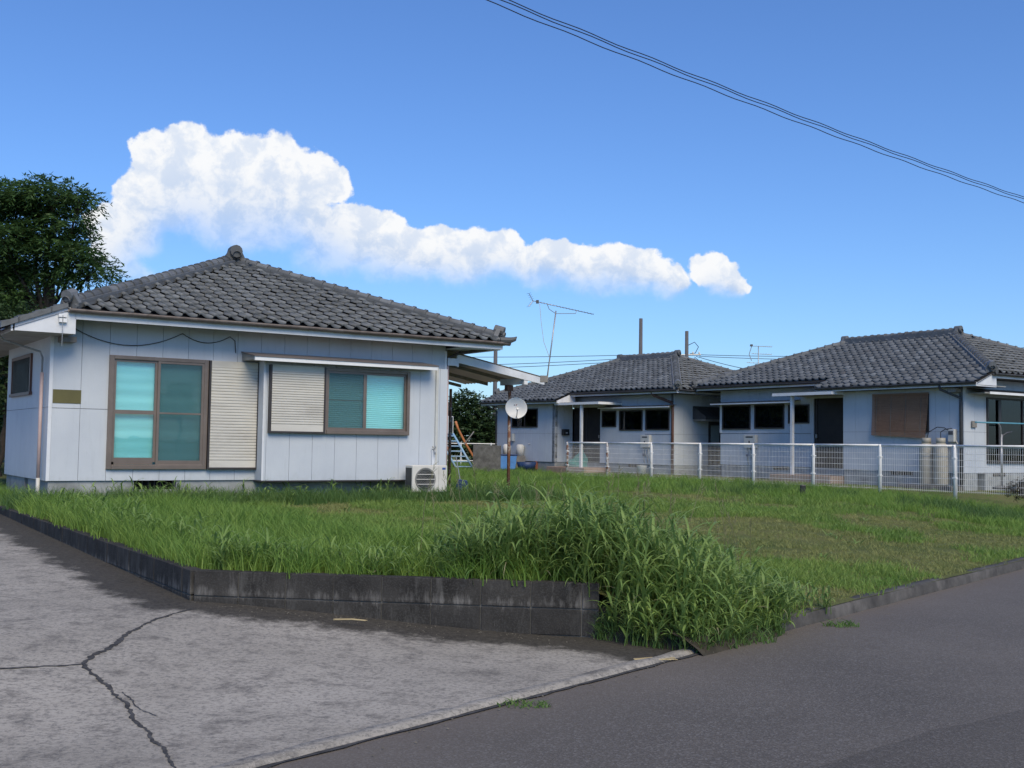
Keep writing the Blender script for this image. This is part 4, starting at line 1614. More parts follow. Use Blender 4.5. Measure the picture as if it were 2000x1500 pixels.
MB().hb(-5.5, -3.3, -.90, .45, .0, .28).build('porch_slab', M['tan_tile'], H2, False, .02)
vent(H2, 'u', -.912, -2.35, -1.75, .33, .445)
vent(H2, 'u', -.012, -7.25, -6.75, .33, .445)
heater(H2, 'u', -.9, -1.55, -1.10, 1.07, 1.53, .2)
MB().tube([(-.6, .34, 3.05), (-.55, .4, 2.95), (-.08, .80, 2.7), (-.03, .84, 2.6), (-.03, .84, .05)], .05, 8).build('downpipe', M['brown_pipe'], H2, True)
MB().tube([(-9.6, -.40, 2.78), (-9.5, -.3, 2.66), (-9.28, -.05, 2.5), (-9.28, -.05, .1)], .035, 8).build('downpipe', M['gutter_dark'], H2, True)
d = MB().box(-.05, -.02, 2.69, 3.45, .45, 2.05).build('side_door', M['bronze_dark'], H2)
MB().box(-.019, -.01, 2.84, 3.30, 1.28, 1.92).build('pane', plain('frosted_pane', (.30, .36, .37), .35, .1), d)
hd = MB().prism([(.0, 1.85, 2.12), (.62, 1.85, 2.12), (.62, 1.85, 2.22), (.0, 1.85, 2.60)], (0, 2.1, 0)).build('door_hood', M['gutter_dark'], H2)
MB().box(.01, .6, 1.87, 3.93, 2.05, 2.118).build('hood_frame', M['wood'], H2)
# letter box on the porch side wall
lb = empty('letter_box', (5.121, 39.446, 0), R(-52))
tag(lb, 'small black letter box on the porch wall of the middle bungalow', 'letter box')
MB().box(-5.528, -5.38, .32, .62, 1.50, 1.74).build('box_body', M['black'], lb, False, .012)
MB().box(-5.379, -5.374, .38, .56, 1.66, 1.675).build('slot', M['ink'], lb)
MB().box(-5.379, -5.374, .42, .52, 1.58, 1.61).build('name_tag', M['white_clean'], lb)
# electricity meter on the front wall
em = MB().hb(-8.24, -8.05, .024, .14, 1.24, 1.55).build('electric_meter', M['grey_pipe'], H2, False, .02)
MB().lathe([(0, .05), (.065, .05), (.075, 0)], 14, (-8.145, -.14, 1.44), 'y').build('meter_dial', M['ink'], em)

# ================================================================== block retaining wall
rw = empty('block_wall', (0, 0, 0))
tag(rw, 'low blackened concrete block wall holding up the lawn beside the driveway', 'wall')


def block_run(p0, p1, ztop, zbot, bl, hgt, start=0.0, courses=2, flip=1):
    p0, p1 = Vector((*p0, 0)), Vector((*p1, 0))
    X = (p1 - p0)
    ln = X.length
    X.normalize()
    Y = Vector((-X.y, X.x, 0))
    ang = math.atan2(X.y, X.x)
    # mortar core
    n = max(2, int(ln / .5))
    V, F = [], []
    for i in range(n + 1):
        a = ln * i / n
        p = p0 + X * a
        t = i / n
        for (yy, zz) in ((-.048, zbot(t) - .12), (-.048, ztop(t) - .008), (.06, ztop(t) - .008), (.06, zbot(t) - .12)):
            q = p + Y * yy * flip
            V.append((q.x, q.y, zz))
        if i:
            for k in range(3):
                F.append((4 * i - 4 + k, 4 * i + k, 4 * i + k + 1, 4 * i - 3 + k))
    MB().add(V, F).build('mortar_bed', M['mortar'], rw)
    for c in range(courses):
        a = -start if c % 1 == 0 else 0
        while a < ln - .02:
            b = min(a + bl, ln)
            a0 = max(a, 0)
            if b - a0 > .05:
                t0, t1 = a0 / ln, b / ln
                zt0, zt1 = ztop(t0) - c * hgt, ztop(t1) - c * hgt
                zb0, zb1 = zt0 - hgt + .009, zt1 - hgt + .009
                fl0, fl1 = zbot(t0) - .10, zbot(t1) - .10
                if zt0 > fl0 + .02 or zt1 > fl1 + .02:
                    g = .0045
                    pr = random.gauss(0, .0016)
                    y0, y1 = -.06 - pr, .062
                    q0, q1 = p0 + X * (a0 + g), p0 + X * (b - g)
                    cc = (q0 + q1) / 2
                    vs = []
                    ch = .006
                    for (yy, up, e) in ((y0, 0, ch), (y0, 1, ch), (y1, 1, 0), (y1, 0, 0)):
                        for (q, zb, zt) in ((q0, zb0, zt0), (q1, zb1, zt1)):
                            w = q + Y * yy * flip
                            vs.append((w.x - cc.x, w.y - cc.y, (zt if up else zb)))
                    MB().add(vs, [(0, 1, 3, 2), (2, 3, 5, 4), (4, 5, 7, 6), (6, 7, 1, 0), (0, 2, 4, 6), (1, 7, 5, 3)]).build('concrete_block', M['block'], rw, False, .006, (cc.x, cc.y, 0))
            a += bl


zt_f = lambda t: -.05
zb_f = lambda t: -.315 - .19 * sst(0, .62, t)
block_run(PA, PB, zt_f, zb_f, .43, .225, .02, 2)
zt_l = lambda t: -.05 + .055 * t
zb_l = lambda t: -.315 + .205 * t
block_run(PA, PD, zt_l, zb_l, .43, .225, .20, 2, -1)

# ================================================================== white mesh fence
fence = empty('mesh_fence', (1.850, 36.808, 0), 0)
tag(fence, 'long white welded mesh fence with rusting posts across the back of the lawn', 'fence')
FX, FY = 1.1814, -1.6138
fa = math.atan2(FY, FX)
post_me = {}
mb = MB()
mb.tube([(0, 0, -.2), (0, 0, 1.07), (0, 0, 1.12)], [.044, .044, .034], 10)
mb.tube([(0, -.05, 1.09), (0, .05, 1.09)], .02, 6)
for key in ('fence_paint', 'fence_rust'):
    post_me[key] = mb.mesh('post', M[key], True)
band = MB().box(-.045, .045, -.045, .045, 0, .03).mesh('band', M['mesh_wire'])
for i in range(10):
    x, y = FX * i, FY * i
    zb = .10 + .004 * i
    p = link('post', post_me['fence_rust' if i < 2 else 'fence_paint'], fence, None, (x, y, zb))
    p.rotation_euler = (random.gauss(0, .006), random.gauss(0, .012), fa)
    for h in (.35, .80):
        link('band', band, p, None, (0, 0, h))
    if i < 9:
        L_ = 2.0
        span = empty('fence_panel', (0, 0, 0))
        bpy.data.objects.remove(span)
        r_ = MB().tube([(0, 0, 1.095), (L_, 0, 1.095 + .004)], .025, 8).build('top_rail', M['mesh_wire'], fence, True, 0, (x, y, zb))
        r_.rotation_euler = (0, 0, fa)
        w = MB()
        for k in range(1, 40):
            a = k * .05
            w.tube([(a, .012, .03), (a, .012, 1.08)], .0033, 4, False)
        for k in range(8):
            h = .06 + k * .142
            w.tube([(.03, .016, h), (L_ - .03, .016, h)], .0040, 4, False)
        o = w.build('wire_mesh', M['mesh_wire'], fence, False, 0, (x, y, zb))
        o.rotation_euler = (0, 0, fa)
        tag(o, kind='stuff')

# ================================================================== lean-to roof at the right end of the front bungalow
lt = empty('lean_to_roof', (-7.706, 18.716, 0), TH1)
tag(lt, 'sloping corrugated lean-to roof with white rafters beside the front bungalow', 'canopy')
slope = (2.93 - 2.55) / (10.0 - 7.9)
zt_ = lambda u: 2.93 - slope * (u - 7.9)
MB().prism([(7.88, -.02, zt_(7.88) + .02), (10.10, -.02, zt_(10.10) + .02), (10.10, -.02, zt_(10.10) - .12), (7.92, -.02, zt_(7.92) - .15), (7.92, -.02, zt_(7.92) - .24), (7.88, -.02, zt_(7.88) - .24)], (0, .05, 0)).build('rafter', M['white'], lt)
MB().box(7.66, 7.879, -.02, .05, 2.71, 2.86).build('ledger', M['white'], lt)
MB().box(7.66, 7.72, .052, 3.4, 2.71, 2.86).build('ledger', M['white'], lt)
for k in (1.2, 2.6, 4.1):
    MB().prism([(7.73, k * .8, zt_(7.73) - .02), (9.98, k * .8, zt_(9.98) - .02), (9.98, k * .8, zt_(9.98) - .09), (7.73, k * .8, zt_(7.73) - .09)], (0, .045, 0)).build('rafter', M['wood'], lt)
MB().box(9.58, 9.66, .045, .95, 2.41, 2.545).build('beam', M['white'], lt)
MB().box(9.575, 9.665, -.01, .044, 2.40, 2.55).build('beam_end', M['white_clean'], lt)
vs, fs = [], []
n = 96
for i in range(n + 1):
    v = .04 + 3.4 * i / n
    dz = .016 * math.cos(2 * math.pi * i / 4)
    for u in (7.70, 10.16):
        vs.append((u, v, zt_(u) + .045 + dz))
    for u in (7.70, 10.16):
        vs.append((u, v, zt_(u) + .041 + dz))
    if i:
        b = 4 * i
        fs += [(b - 4, b - 3, b + 1, b), (b - 2, b + 2, b + 3, b - 1)]
MB().add(vs, fs).build('corrugated_sheet', M['corrugate'], lt, True)
MB().tube([(9.64, .65, -.05), (9.64, .65, 2.41)], .036, 10).build('post', M['rust_post'], lt, True)
MB().tube([(9.64, 3.2, -.05), (9.64, 3.2, 2.41)], .036, 10).build('post', M['rust_post'], lt, True)
MB().box(9.55, 9.70, .60, .72, 2.28, 2.409).build('post_bracket', M['brown_pipe'], lt)

# ================================================================== satellite dish on the rusty post
sdh = empty('satellite_dish', (-7.706, 18.716, 0), TH1)
tag(sdh, 'round white satellite dish clamped to the rusty lean-to post', 'satellite dish')
T1 = Matrix.Rotation(-TH1, 4, 'Z')
ctr = Vector((9.72, .50, 1.905))
vdir = (T1 @ Vector((.10, -.97, .22))).normalized()
Zv = vdir
Xv = Vector((0, 0, 1)).cross(Zv).normalized()
Yv = Zv.cross(Xv)
DM = Matrix(((Xv.x, Yv.x, Zv.x, ctr.x), (Xv.y, Yv.y, Zv.y, ctr.y), (Xv.z, Yv.z, Zv.z, ctr.z), (0, 0, 0, 1)))
prof = [(0.001, -.045), (.06, -.0415), (.12, -.031), (.17, -.016), (.230, .004), (.240, .008), (.241, .0), (.230, -.006), (.17, -.026), (.12, -.041), (.06, -.0515), (0.001, -.055)]
o = MB().lathe(prof, 40).build('reflector', M['dish'], sdh, True)
o.matrix_local = DM
o = MB().tube([(0, -.20, -.01), (0, -.20, .10), (0, -.10, .215)], .009, 8).build('feed_arm', M['galv'], sdh, True)
o.matrix_local = DM
o = MB().lathe([(0.001, -.03), (.026, -.03), (.030, .03), (.001, .03)], 12, (0, -.085, .23)).build('feed_horn', M['dish'], sdh, True)
o.matrix_local = DM
o = MB().tube([(0, -.205, .04), (.02, -.25, .02), (.03, -.27, -.04), (.06, -.16, -.09)], .006, 6).build('cable', M['black'], sdh)
o.matrix_local = DM
o = MB().box(-.04, .04, -.05, .05, -.13, -.05).build('mount', M['galv'], sdh)
o.matrix_local = DM
# the small printed marks on the reflector: a dark mark and a reddish mark side by side
mk = MB()
mk.add([(-.052, .062, -.036), (-.026, .062, -.039), (-.022, .084, -.036), (-.040, .088, -.035)], [(0, 1, 2, 3)])
o = mk.build('printed_mark', M['ink'], sdh)
o.matrix_local = DM
mk = MB()
mk.add([(-.012, .060, -.0395), (.008, .064, -.0395), (.030, .092, -.033), (.004, .088, -.035)], [(0, 1, 2, 3)])
o = mk.build('printed_mark', M['lens_red'], sdh)
o.matrix_local = DM

# ================================================================== television aerials
def yagi(root, base, top, boom0, boom1, nel, el, refl=True):
    base, top, b0, b1 = map(Vector, (base, top, boom0, boom1))
    MB().tube([base, top], .014, 8).build('mast', M['galv'], root, True)
    MB().tube([b0, b1], .008, 6).build('boom', M['galv'], root, True)
    bd = (b1 - b0).normalized()
    el_d = bd.cross(Vector((0, 0, 1))).normalized()
    for k in range(nel):
        t = .12 + .86 * k / (nel - 1)
        p = b0 + (b1 - b0) * t
        l = el * (1 - .25 * t)
        MB().tube([p - el_d * l, p + el_d * l], .0032, 5).build('element', M['galv'], root)
    MB().box(-.03, .03, -.03, .03, -.035, .035).build('dipole_box', M['ink'], root, False, 0, tuple(b0 + bd * .13))
    if refl:
        upv = Vector((0, 0, 1))
        for s_ in (-1, 1):
            a = b0 + bd * .02
            e = a + upv * .14 * s_ - bd * .10 + upv * 0
            MB().tube([a, e], .006, 6).build('reflector_arm', M['galv'], root)
            for q in range(4):
                c = a + (e - a) * (q + 1) / 4
                MB().tube([c - el_d * el * 1.1, c + el_d * el * 1.1], .003, 5).build('element', M['galv'], root)
    m_ = top - (top - base).normalized() * .06
    c0, c1 = b0 + (b1 - b0) * .24, b0 + (b1 - b0) * .72
    MB().tube([c0, c0 - Vector((0, 0, .10)) + bd * .05, m_, c1 - Vector((0, 0, .07)) - bd * .03, c1], .007, 6).build('stay', M['galv'], root)


an = empty('television_aerial', (0, 0, 0))
tag(an, 'tilted television aerial on a mast at the end of the lean-to roof', 'aerial')
yagi(an, (.735, 23.8, 2.42), (.92, 23.85, 3.98), (.40, 23.6, 4.16), (1.76, 24.3, 3.97), 18, .085)
MB().box(.60, .76, 23.75, 23.88, 2.44, 2.58).build('mast_bracket', M['wood'], an)
MB().tube([(.56, 23.6, 4.1), (.60, 23.62, 3.7), (.66, 23.7, 3.3), (.80, 23.8, 2.95), (.76, 23.8, 2.5)], .006, 5).build('cable', M['grey_pipe'], an)

an2 = empty('television_aerial', (14.4, 58, 0))
tag(an2, 'distant television aerial rising behind the roof of the right-hand bungalow', 'aerial')
MB().tube([(-1.6, 0, 3.2), (-1.6, 0, 6.42)], .022, 8).build('mast', M['galv'], an2, True)
for (zz, x0, x1, n_) in ((6.42, -2.05, -.85, 12), (6.02, -1.95, -.85, 8), (5.55, -2.2, -1.25, 4)):
    MB().tube([(x0, 0, zz), (x1, .2, zz - .02)], .014, 6).build('boom', M['galv'], an2)
    for k in range(n_):
        x = x0 + (x1 - x0) * (k + .5) / n_
        MB().tube([(x, -.12, zz), (x, .16, zz)], .006, 4).build('element', M['galv'], an2)
MB().tube([(-1.95, 0, 6.4), (-2.08, 0, 5.98), (-1.95, 0, 5.65)], .02, 6).build('reflector_arm', M['galv'], an2)
MB().box(-2.02, -1.9, -.06, .06, 6.40, 6.5).build('dipole_box', M['ink'], an2)

# ================================================================== air conditioner by the bay
ac = empty('air_conditioner', (-7.706, 18.716, 0), TH1)
tag(ac, 'ivory outdoor air conditioning unit with round fan guard, on the grass against the front bungalow', 'air conditioner')
u0, u1, v0, v1, a0, a1 = 6.42, 7.20, -.86, -.56, .15, .675
MB().box(u0, u1, v0, v1, a0, a1).build('casing', M['ac'], ac, False, .02)
MB().box(u0 - .004, u0 + .0, v0 + .03, v1 - .03, a0 + .04, a1 - .05).build('side_fins', M['ac_dark'], ac)
MB().lathe([(.001, 0), (.200, 0), (.212, -.012), (.224, -.012), (.228, .002)], 36, (u0 + .285, v0 - .002, .405), 'y').build('fan_ring', M['ac_grille'], ac, True)
MB().lathe([(.001, -.003), (.196, -.003)], 36, (u0 + .285, v0 - .001, .405), 'y').build('fan_well', M['ac_dark'], ac)
for k in range(6):
    rr = .04 + .03 * k
    pts = [(u0 + .285 + rr * math.cos(t * math.pi / 12), v0 - .016, .405 + rr * math.sin(t * math.pi / 12)) for t in range(25)]
    MB().tube(pts, .003, 4, False).build('guard_ring', M['ac_grille'], ac)
for zz in (.31, .405, .50):
    h = math.sqrt(max(0, .205 ** 2 - (zz - .405) ** 2))
    MB().box(u0 + .285 - h, u0 + .285 + h, v0 - .022, v0 - .017, zz - .006, zz + .006).build('guard_bar', M['ac'], ac)
MB().box(u0 + .58, u0 + .584, v0 - .0025, v0 - .0005, a0 + .02, a1 - .02).build('panel_joint', M['ac_grille'], ac)
MB().box(u1 - .12, u1 - .045, v0 - .003, v0 - .0005, a1 - .085, a1 - .045).build('maker_badge', M['blue_badge'], ac)
for x in (u0 + .08, u1 - .14):
    MB().box(x, x + .07, v0 - .02, v1 + .03, .03, a0 - .001).build('foot', M['black'], ac)

# earth bank between the wall end and the kerb, under the weeds
rows = []
for k in range(14):
    d = DB + .02 - (DB + .10) * k / 13
    x0, y0 = xy_of(SB + .30, d)
    x1, y1 = xy_of(SB - .02, d)
    x2, y2 = xy_of(SB - .10, d)
    j = .02 * math.sin(k * 2.1)
    rows.append([(x0, y0, yard_z(x0, y0) + .004), (x1, y1, -.30 - .08 * k / 13 + j), (x2 + j, y2, -.515)])
tag(grid_mesh('earth_bank', rows, M['bank']), kind='structure')

# earth skirt at the road edge under the weeds
rows = []
for k in range(16):
    s_ = SB - .14 + 1.3 * k / 15
    j = .015 * math.sin(k * 1.9)
    q = []
    for d_, z_ in ((.22, None), (.05, -.40), (-.05 + j, -.455), (-.12 + j, -.512)):
        x_, y_ = xy_of(s_, d_)
        q.append((x_, y_, (yard_z(x_, y_) + .003) if z_ is None else z_ + j * .6))
    rows.append(q)
tag(grid_mesh('earth_verge', rows, M['bank']), kind='structure')

# ================================================================== small things about the yard
def thing(name, label, cat, loc, rz=0, group=None):
    o = empty(name, loc, rz)
    return tag(o, label, cat, group)


# concrete step slabs by the lean-to
for k, (u, v, w, t_) in enumerate(((8.0, -.30, .62, 'left, by the air conditioner'), (8.72, -.25, .34, 'middle'), (9.18, -.20, .75, 'right, near the rusty post'))):
    o = MB().box(0, w, 0, .55, -.05, .13).build('step_slab', M['mortar'], None, False, .015)
    p = H1.matrix_basis @ Vector((u, v, 0))
    o.location = p
    o.rotation_euler = (0, 0, TH1 + random.gauss(0, .02))
    tag(o, 'grey concrete step slab under the lean-to roof, ' + t_ + ' of three', 'slab', 'step slabs beside the front bungalow')

# long-handled scoop leaning by the corner
t = thing('dustpan', 'dark long-handled dustpan standing on the slabs beside the air conditioner', 'dustpan', (-1.02, 23.3, .14))
MB().tube([(0, 0, .05), (-.13, .1, .72)], .010, 6).build('handle', M['galv'], t)
MB().prism([(-.12, -.1, 0), (.15, -.1, 0), (.12, -.1, .20), (-.07, -.1, .23)], (0, .16, 0)).build('pan', M['navy'], t, False, .01)

# playground slide in the far yard
sl = thing('playground_slide', 'old playground slide with pale blue ladder and orange chute beyond the lean-to', 'slide', (-2.3, 46.5, .12))
for x in (-.34, .34):
    MB().tube([(x - .45, -.2, 1.40), (x + .45, -.9, -.05)], .045, 8).build('ladder_rail', M['slide_blue'], sl, True)
for k in range(7):
    t_ = (k + .5) / 7
    MB().tube([(-.79 + .9 * t_, -.2 - .7 * t_, 1.40 - 1.45 * t_), (-.11 + .9 * t_, -.2 - .7 * t_, 1.40 - 1.45 * t_)], .028, 6).build('ladder_rung', M['slide_blue'], sl)
MB().box(-.85, -.1, -.2, .5, 1.33, 1.40).build('platform', M['navy'], sl)
for x in (-.85, -.62, -.47, -.32, -.12):
    MB().tube([(x, -.18, 1.40), (x, -.18, 2.10)], .014, 6).build('guard_rail', M['white_clean'], sl)
MB().tube([(-.85, -.18, 2.1), (-.12, -.18, 2.1)], .02, 6).build('guard_top', M['white_clean'], sl)
MB().box(-.80, -.20, -.1, .35, 1.41, 1.66).build('seat_hood', M['navy'], sl, False, .05)
MB().tube([(-.75, .3, 1.4), (-.75, .3, 0)], .03, 6).build('leg', M['white_clean'], sl)
MB().tube([(-.25, .3, 1.4), (-.25, .3, 0)], .03, 6).build('leg', M['white_clean'], sl)
for dy in (0, .45):
    MB().tube([(-.05, .4 + dy, 1.92), (.05, .5 + dy, 1.60), (.40, .6 + dy, .95), (.78, .7 + dy, .35), (.88, .75 + dy, .02)], .045, 8).build('chute_rail', M['orange'], sl, True)
MB().add([(-.05, .4, 1.80), (-.05, .85, 1.80), (.40, 1.05, .88), (.40, .6, .88), (.78, .7, .28), (.78, 1.15, .28)], [(0, 1, 2, 3), (3, 2, 5, 4)]).build('chute', M['orange'], sl)
MB().tube([(-.45, -.5, 1.2), (.0, -.7, .0)], .03, 6).build('brace', M['orange'], sl)
MB().tube([(.35, -.2, .95), (.75, .0, 1.50)], .025, 6).build('brace', M['wood'], sl)

# grey block enclosure, crates and pots at the corner of the middle bungalow
o = MB().box(-.55, .55, -.4, .4, -.1, .96).build('incinerator_box', M['mortar'], None, False, .02, (-.95, 44.6, .1))
tag(o, 'grey concrete block incinerator beside the corner of the middle bungalow', 'incinerator')
t = thing('storage_bin', 'blue plastic bin heaped beside the rusty post, in front of the middle bungalow', 'bin', (-.12, 44.5, .12))
MB().prism([(-.30, -.25, 0), (.30, -.25, 0), (.36, -.25, .55), (-.36, -.25, .55)], (0, .5, 0)).build('tub', M['blue'], t, False, .03)
MB().box(-.40, .40, -.28, .28, .552, .60).build('lid', M['navy'], t, False, .02)
t = thing('storage_bin', 'dark navy basin with pale contents right of the blue bin', 'basin', (.62, 44.4, .12))
MB().lathe([(.001, 0), (.30, 0), (.40, .30), (.37, .30), (.27, .03), (.001, .03)], 16).build('basin_bowl', M['navy'], t, True)
MB().lathe([(.001, .22), (.30, .20), (.36, .24)], 14).build('contents', M['wood'], t, True)
t = thing('garden_shelf', 'two cream watering cans side by side behind the blue bin', 'watering can', (-.05, 45.2, .1))
for x in (-.12, .42):
    MB().lathe([(.001, .55), (.15, .55), (.17, .95), (.10, 1.02), (.001, 1.02)], 12, (x, 0, 0)).build('can', M['ac'], t, True)
    MB().box(x - .2, x + .2, -.16, .16, .0, .548).build('stand', M['wood'], t)
# bicycle half hidden behind the post
bk = thing('bicycle', 'bicycle leaning on the front wall of the middle bungalow, behind the rusty post', 'bicycle', (.78, 45.3, .12), R(-52))
for x in (-.52, .52):
    w_ = MB()
    pts = [(x + .32 * math.cos(a * math.pi / 14), 0, .33 + .32 * math.sin(a * math.pi / 14)) for a in range(29)]
    wo = MB().tube(pts, .018, 6, False).build('wheel', M['black'], bk)
    for a in range(8):
        MB().tube([(x, 0, .33), (x + .31 * math.cos(a * math.pi / 4), 0, .33 + .31 * math.sin(a * math.pi / 4))], .003, 4).build('spoke', M['galv'], wo)
for a, b in (((-.52, 0, .33), (-.20, 0, .75)), ((-.20, 0, .75), (.33, 0, .80)), ((-.12, 0, .30), (-.22, 0, .85)), ((-.12, 0, .30), (.33, 0, .75)), ((-.52, 0, .33), (-.12, 0, .30)), ((.52, 0, .33), (.30, 0, .98))):
    MB().tube([a, b], .016, 6).build('frame_tube', M['navy'], bk)
MB().box(-.36, -.10, -.07, .07, .85, .91).build('saddle', M['black'], bk, False, .02)
MB().tube([(.18, -.27, 1.02), (.31, -.1, 1.0), (.31, .1, 1.0), (.18, .27, 1.02)], .012, 6).build('handlebar', M['galv'], bk)
t = thing('flower_pot', 'terracotta trough with a small green plant at the middle bungalow', 'planter', (1.35, 44.8, .12))
MB().box(-.38, .38, -.16, .16, 0, .34).build('trough', M['terracotta'], t, False, .02)
# teal net bundle
t = thing('net_bundle', 'heap of teal green netting on the ground before the porch of the middle bungalow', 'net', (2.75, 44.0, .10))
bm = bmesh.new()
bmesh.ops.create_icosphere(bm, subdivisions=4, radius=1)
rr = random.Random(5)
for v in bm.verts:
    c = v.co
    n_ = .16 * math.sin(c.x * 5 + 1) * math.cos(c.y * 6) + .10 * math.sin(c.z * 9 + c.x * 4) + .05 * math.sin(c.x * 17) * math.sin(c.y * 19)
    v.co = Vector((c.x * .62, c.y * .42, max(-.02, c.z * .62 + (.18 if c.x > 0 else 0) * max(0, c.z)))) * (1 + n_)
me = bpy.data.meshes.new('netting')
bm.to_mesh(me)
bm.free()
link('netting', me, t, M['teal_net'])
# board leaning on the wall, white bucket, low step boxes
t = MB().prism([(-.26, 0, 0), (.26, 0, 0), (.30, .30, 1.0), (-.10, .30, 1.0)], (0, .04, 0)).build('leaning_board', M['wood'], None, False, 0, (4.28, 42.4, .10))
tag(t, 'brown weathered board propped against the foundation of the middle bungalow', 'board')
t.rotation_euler = (0, 0, R(-40))
t = thing('bucket', 'white bucket under the water heater of the middle bungalow', 'bucket', (4.75, 40.6, .10), 0)
MB().lathe([(.001, 0), (.15, 0), (.19, .30), (.20, .31), (.185, .31), (.14, .02), (.001, .02)], 18).build('pail', M['white_clean'], t, True)
MB().tube([(-.19, 0, .30), (-.12, -.12, .22), (.12, -.12, .22), (.19, 0, .30)], .006, 5).build('handle', M['galv'], t)
o = MB().box(-.06, .06, -.05, .05, -.1, .22).build('marker_stake', M['black'], None, False, .02, (6.70, 25.7, .06))
tag(o, 'small black stake cap standing up in the grass before the fence', 'stake')

# ---- gas cylinders on the right-hand bungalow
M3 = Matrix.Translation((12.27, 30.29, 0)) @ Matrix.Rotation(R(-56.28), 4, 'Z')


def place3(u, o, z): return tuple(M3 @ Vector((u, -o, z)))


for k, u in enumerate((-.97, -.52)):
    t = thing('gas_cylinder', ('left' if k == 0 else 'right') + ' grey gas cylinder of the pair against the right-hand bungalow', 'gas cylinder', place3(u, .30, .16), R(-56.28), 'gas cylinders by the right-hand bungalow')
    MB().lathe([(.001, 0), (.165, 0), (.19, .05), (.19, .98), (.17, 1.10), (.10, 1.18), (.001, 1.20)], 22).build('bottle', M['cylinder'], t, True)
    MB().lathe([(.11, 1.14), (.125, 1.14), (.125, 1.30), (.11, 1.30)], 16).build('valve_collar', M['cylinder'], t, True)
    MB().box(-.03, .03, -.03, .03, 1.19, 1.28).build('valve', M['galv'], t)
    MB().lathe([(.193, .78), (.196, .78), (.196, .81), (.193, .81)], 18).build('chain_band', M['galv'], t)
gm_ = thing('gas_meter', 'gas regulator and meter with black hoses on the wall above the cylinders', 'gas meter', place3(-.30, .03, 1.1), R(-56.28))
MB().box(-.10, .10, -.14, -.0, .25, .60).build('meter_body', M['grey_pipe'], gm_, False, .02)
MB().box(-.07, .07, -.148, -.141, .45, .55).build('dial', M['ink'], gm_)
MB().tube([(-.22, -.27, .35), (-.22, -.27, .52), (-.12, -.2, .60), (.0, -.07, .62)], .012, 6).build('hose', M['black'], gm_)
MB().tube([(-.66, -.27, .33), (-.62, -.24, .52), (-.42, -.14, .66), (-.22, -.1, .64), (-.1, -.07, .55)], .012, 6).build('hose', M['black'], gm_)
MB().tube([(.10, -.07, .3), (.16, -.05, .2), (.12, -.05, -.05), (-.3, -.04, -.1)], .012, 6).build('pipe', M['galv'], gm_)
o = MB().box(-.95, .75, -.30, .30, -.35, .155).build('cylinder_plinth', M['mortar'], None, False, .02)
o.location = place3(-.75, .30, 0)
o.rotation_euler = (0, 0, R(-56.28))
tag(o, 'concrete plinth under the two grey gas cylinders', 'plinth')

# ---- laundry pole stand at the right edge
t = thing('laundry_stand', 'laundry pole stand with a blue-green pole before the right-hand window', 'laundry stand', place3(.9, -.30, .12), R(-56.28))
MB().tube([(0, 0, 0), (0, 0, 1.45)], .028, 8).build('upright', M['galv'], t, True)
MB().tube([(0, 0, 1.2), (.0, -.03, 1.62), (0, -.10, 1.72), (0, -.16, 1.73)], .016, 8).build('hook_arm', M['galv'], t, True)
MB().tube([(0, 0, 1.2), (0, .06, 1.42), (0, .26, 1.50), (0, .48, 1.52)], .016, 8).build('hook_arm', M['ink'], t, True)
MB().lathe([(.001, .0), (.24, .0), (.24, .05), (.10, .09), (.001, .09)], 18).build('base', M['mortar'], t, True)
p = MB().tube([(0, -1.15, 1.745), (0, 2.7, 1.76)], .020, 8).build('laundry_pole', plain('teal_pole', (.10, .30, .40), .5, .1), None, True)
p.location = place3(.9, -.30, .12)
p.rotation_euler = (0, 0, R(-56.28))
tag(p, 'blue-green laundry pole resting on the stand at the right edge', 'pole')

# ================================================================== far white pipe fence beside the tree
ff = thing('pipe_fence', 'low pale pipe fence in the far yard under the dark tree', 'fence', (-5.5, 56, .12))
for k in range(7):
    MB().tube([(k * 1.5, 0, -.1), (k * 1.5, 0, 1.05)], .035, 6).build('post', M['white'], ff)
for k in range(6):
    MB().tube([(k * 1.5, 0, 1.0), (k * 1.5 + 1.5, 0, 1.0)], .028, 6).build('rail', M['mesh_wire'], ff)
    MB().tube([(k * 1.5, 0, .15), (k * 1.5 + 1.5, 0, .15)], .022, 6).build('rail', M['mesh_wire'], ff)

# ================================================================== utility poles and overhead wires
def pole(x, y, h, label, arms):
    t = thing('utility_pole', label, 'utility pole', (x, y, 0), 0, 'utility poles beyond the houses')
    MB().tube([(0, 0, -.2), (0, 0, h)], [.15, .11], 12).build('shaft', M['pole'], t, True)
    if arms:
        MB().tube([(-.9, 0, h - 1.55), (.9, 0, h - 1.5)], .05, 6).build('cross_arm', M['galv'], t)
        for x_ in (-.8, -.4, .4, .8):
            MB().lathe([(.001, 0), (.05, 0), (.06, .08), (.03, .16), (.001, .18)], 8, (x_, 0, h - 1.47)).build('insulator', M['ac'], t)
        MB().box(-.75, -.15, -.25, .25, h - 2.05, h - 1.6).build('splice_case', M['black'], t, False, .05)
        MB().tube([(.1, 0, h - .9), (.5, 0, h - .7), (.75, 0, h - 1.0), (.55, 0, h - 1.4), (.2, 0, h - 1.45)], .025, 6).build('cable_loop', M['wire'], t)
    return t


pole(8.05, 70, 9.15, 'bare concrete pole without wires standing up behind the middle bungalow', False)
pole(11.1, 71, 8.5, 'concrete utility pole with cross arm and cable loops behind the roof', True)
pole(-1.0, 66, 7.0, 'short concrete pole seen just over the lean-to roof', False)


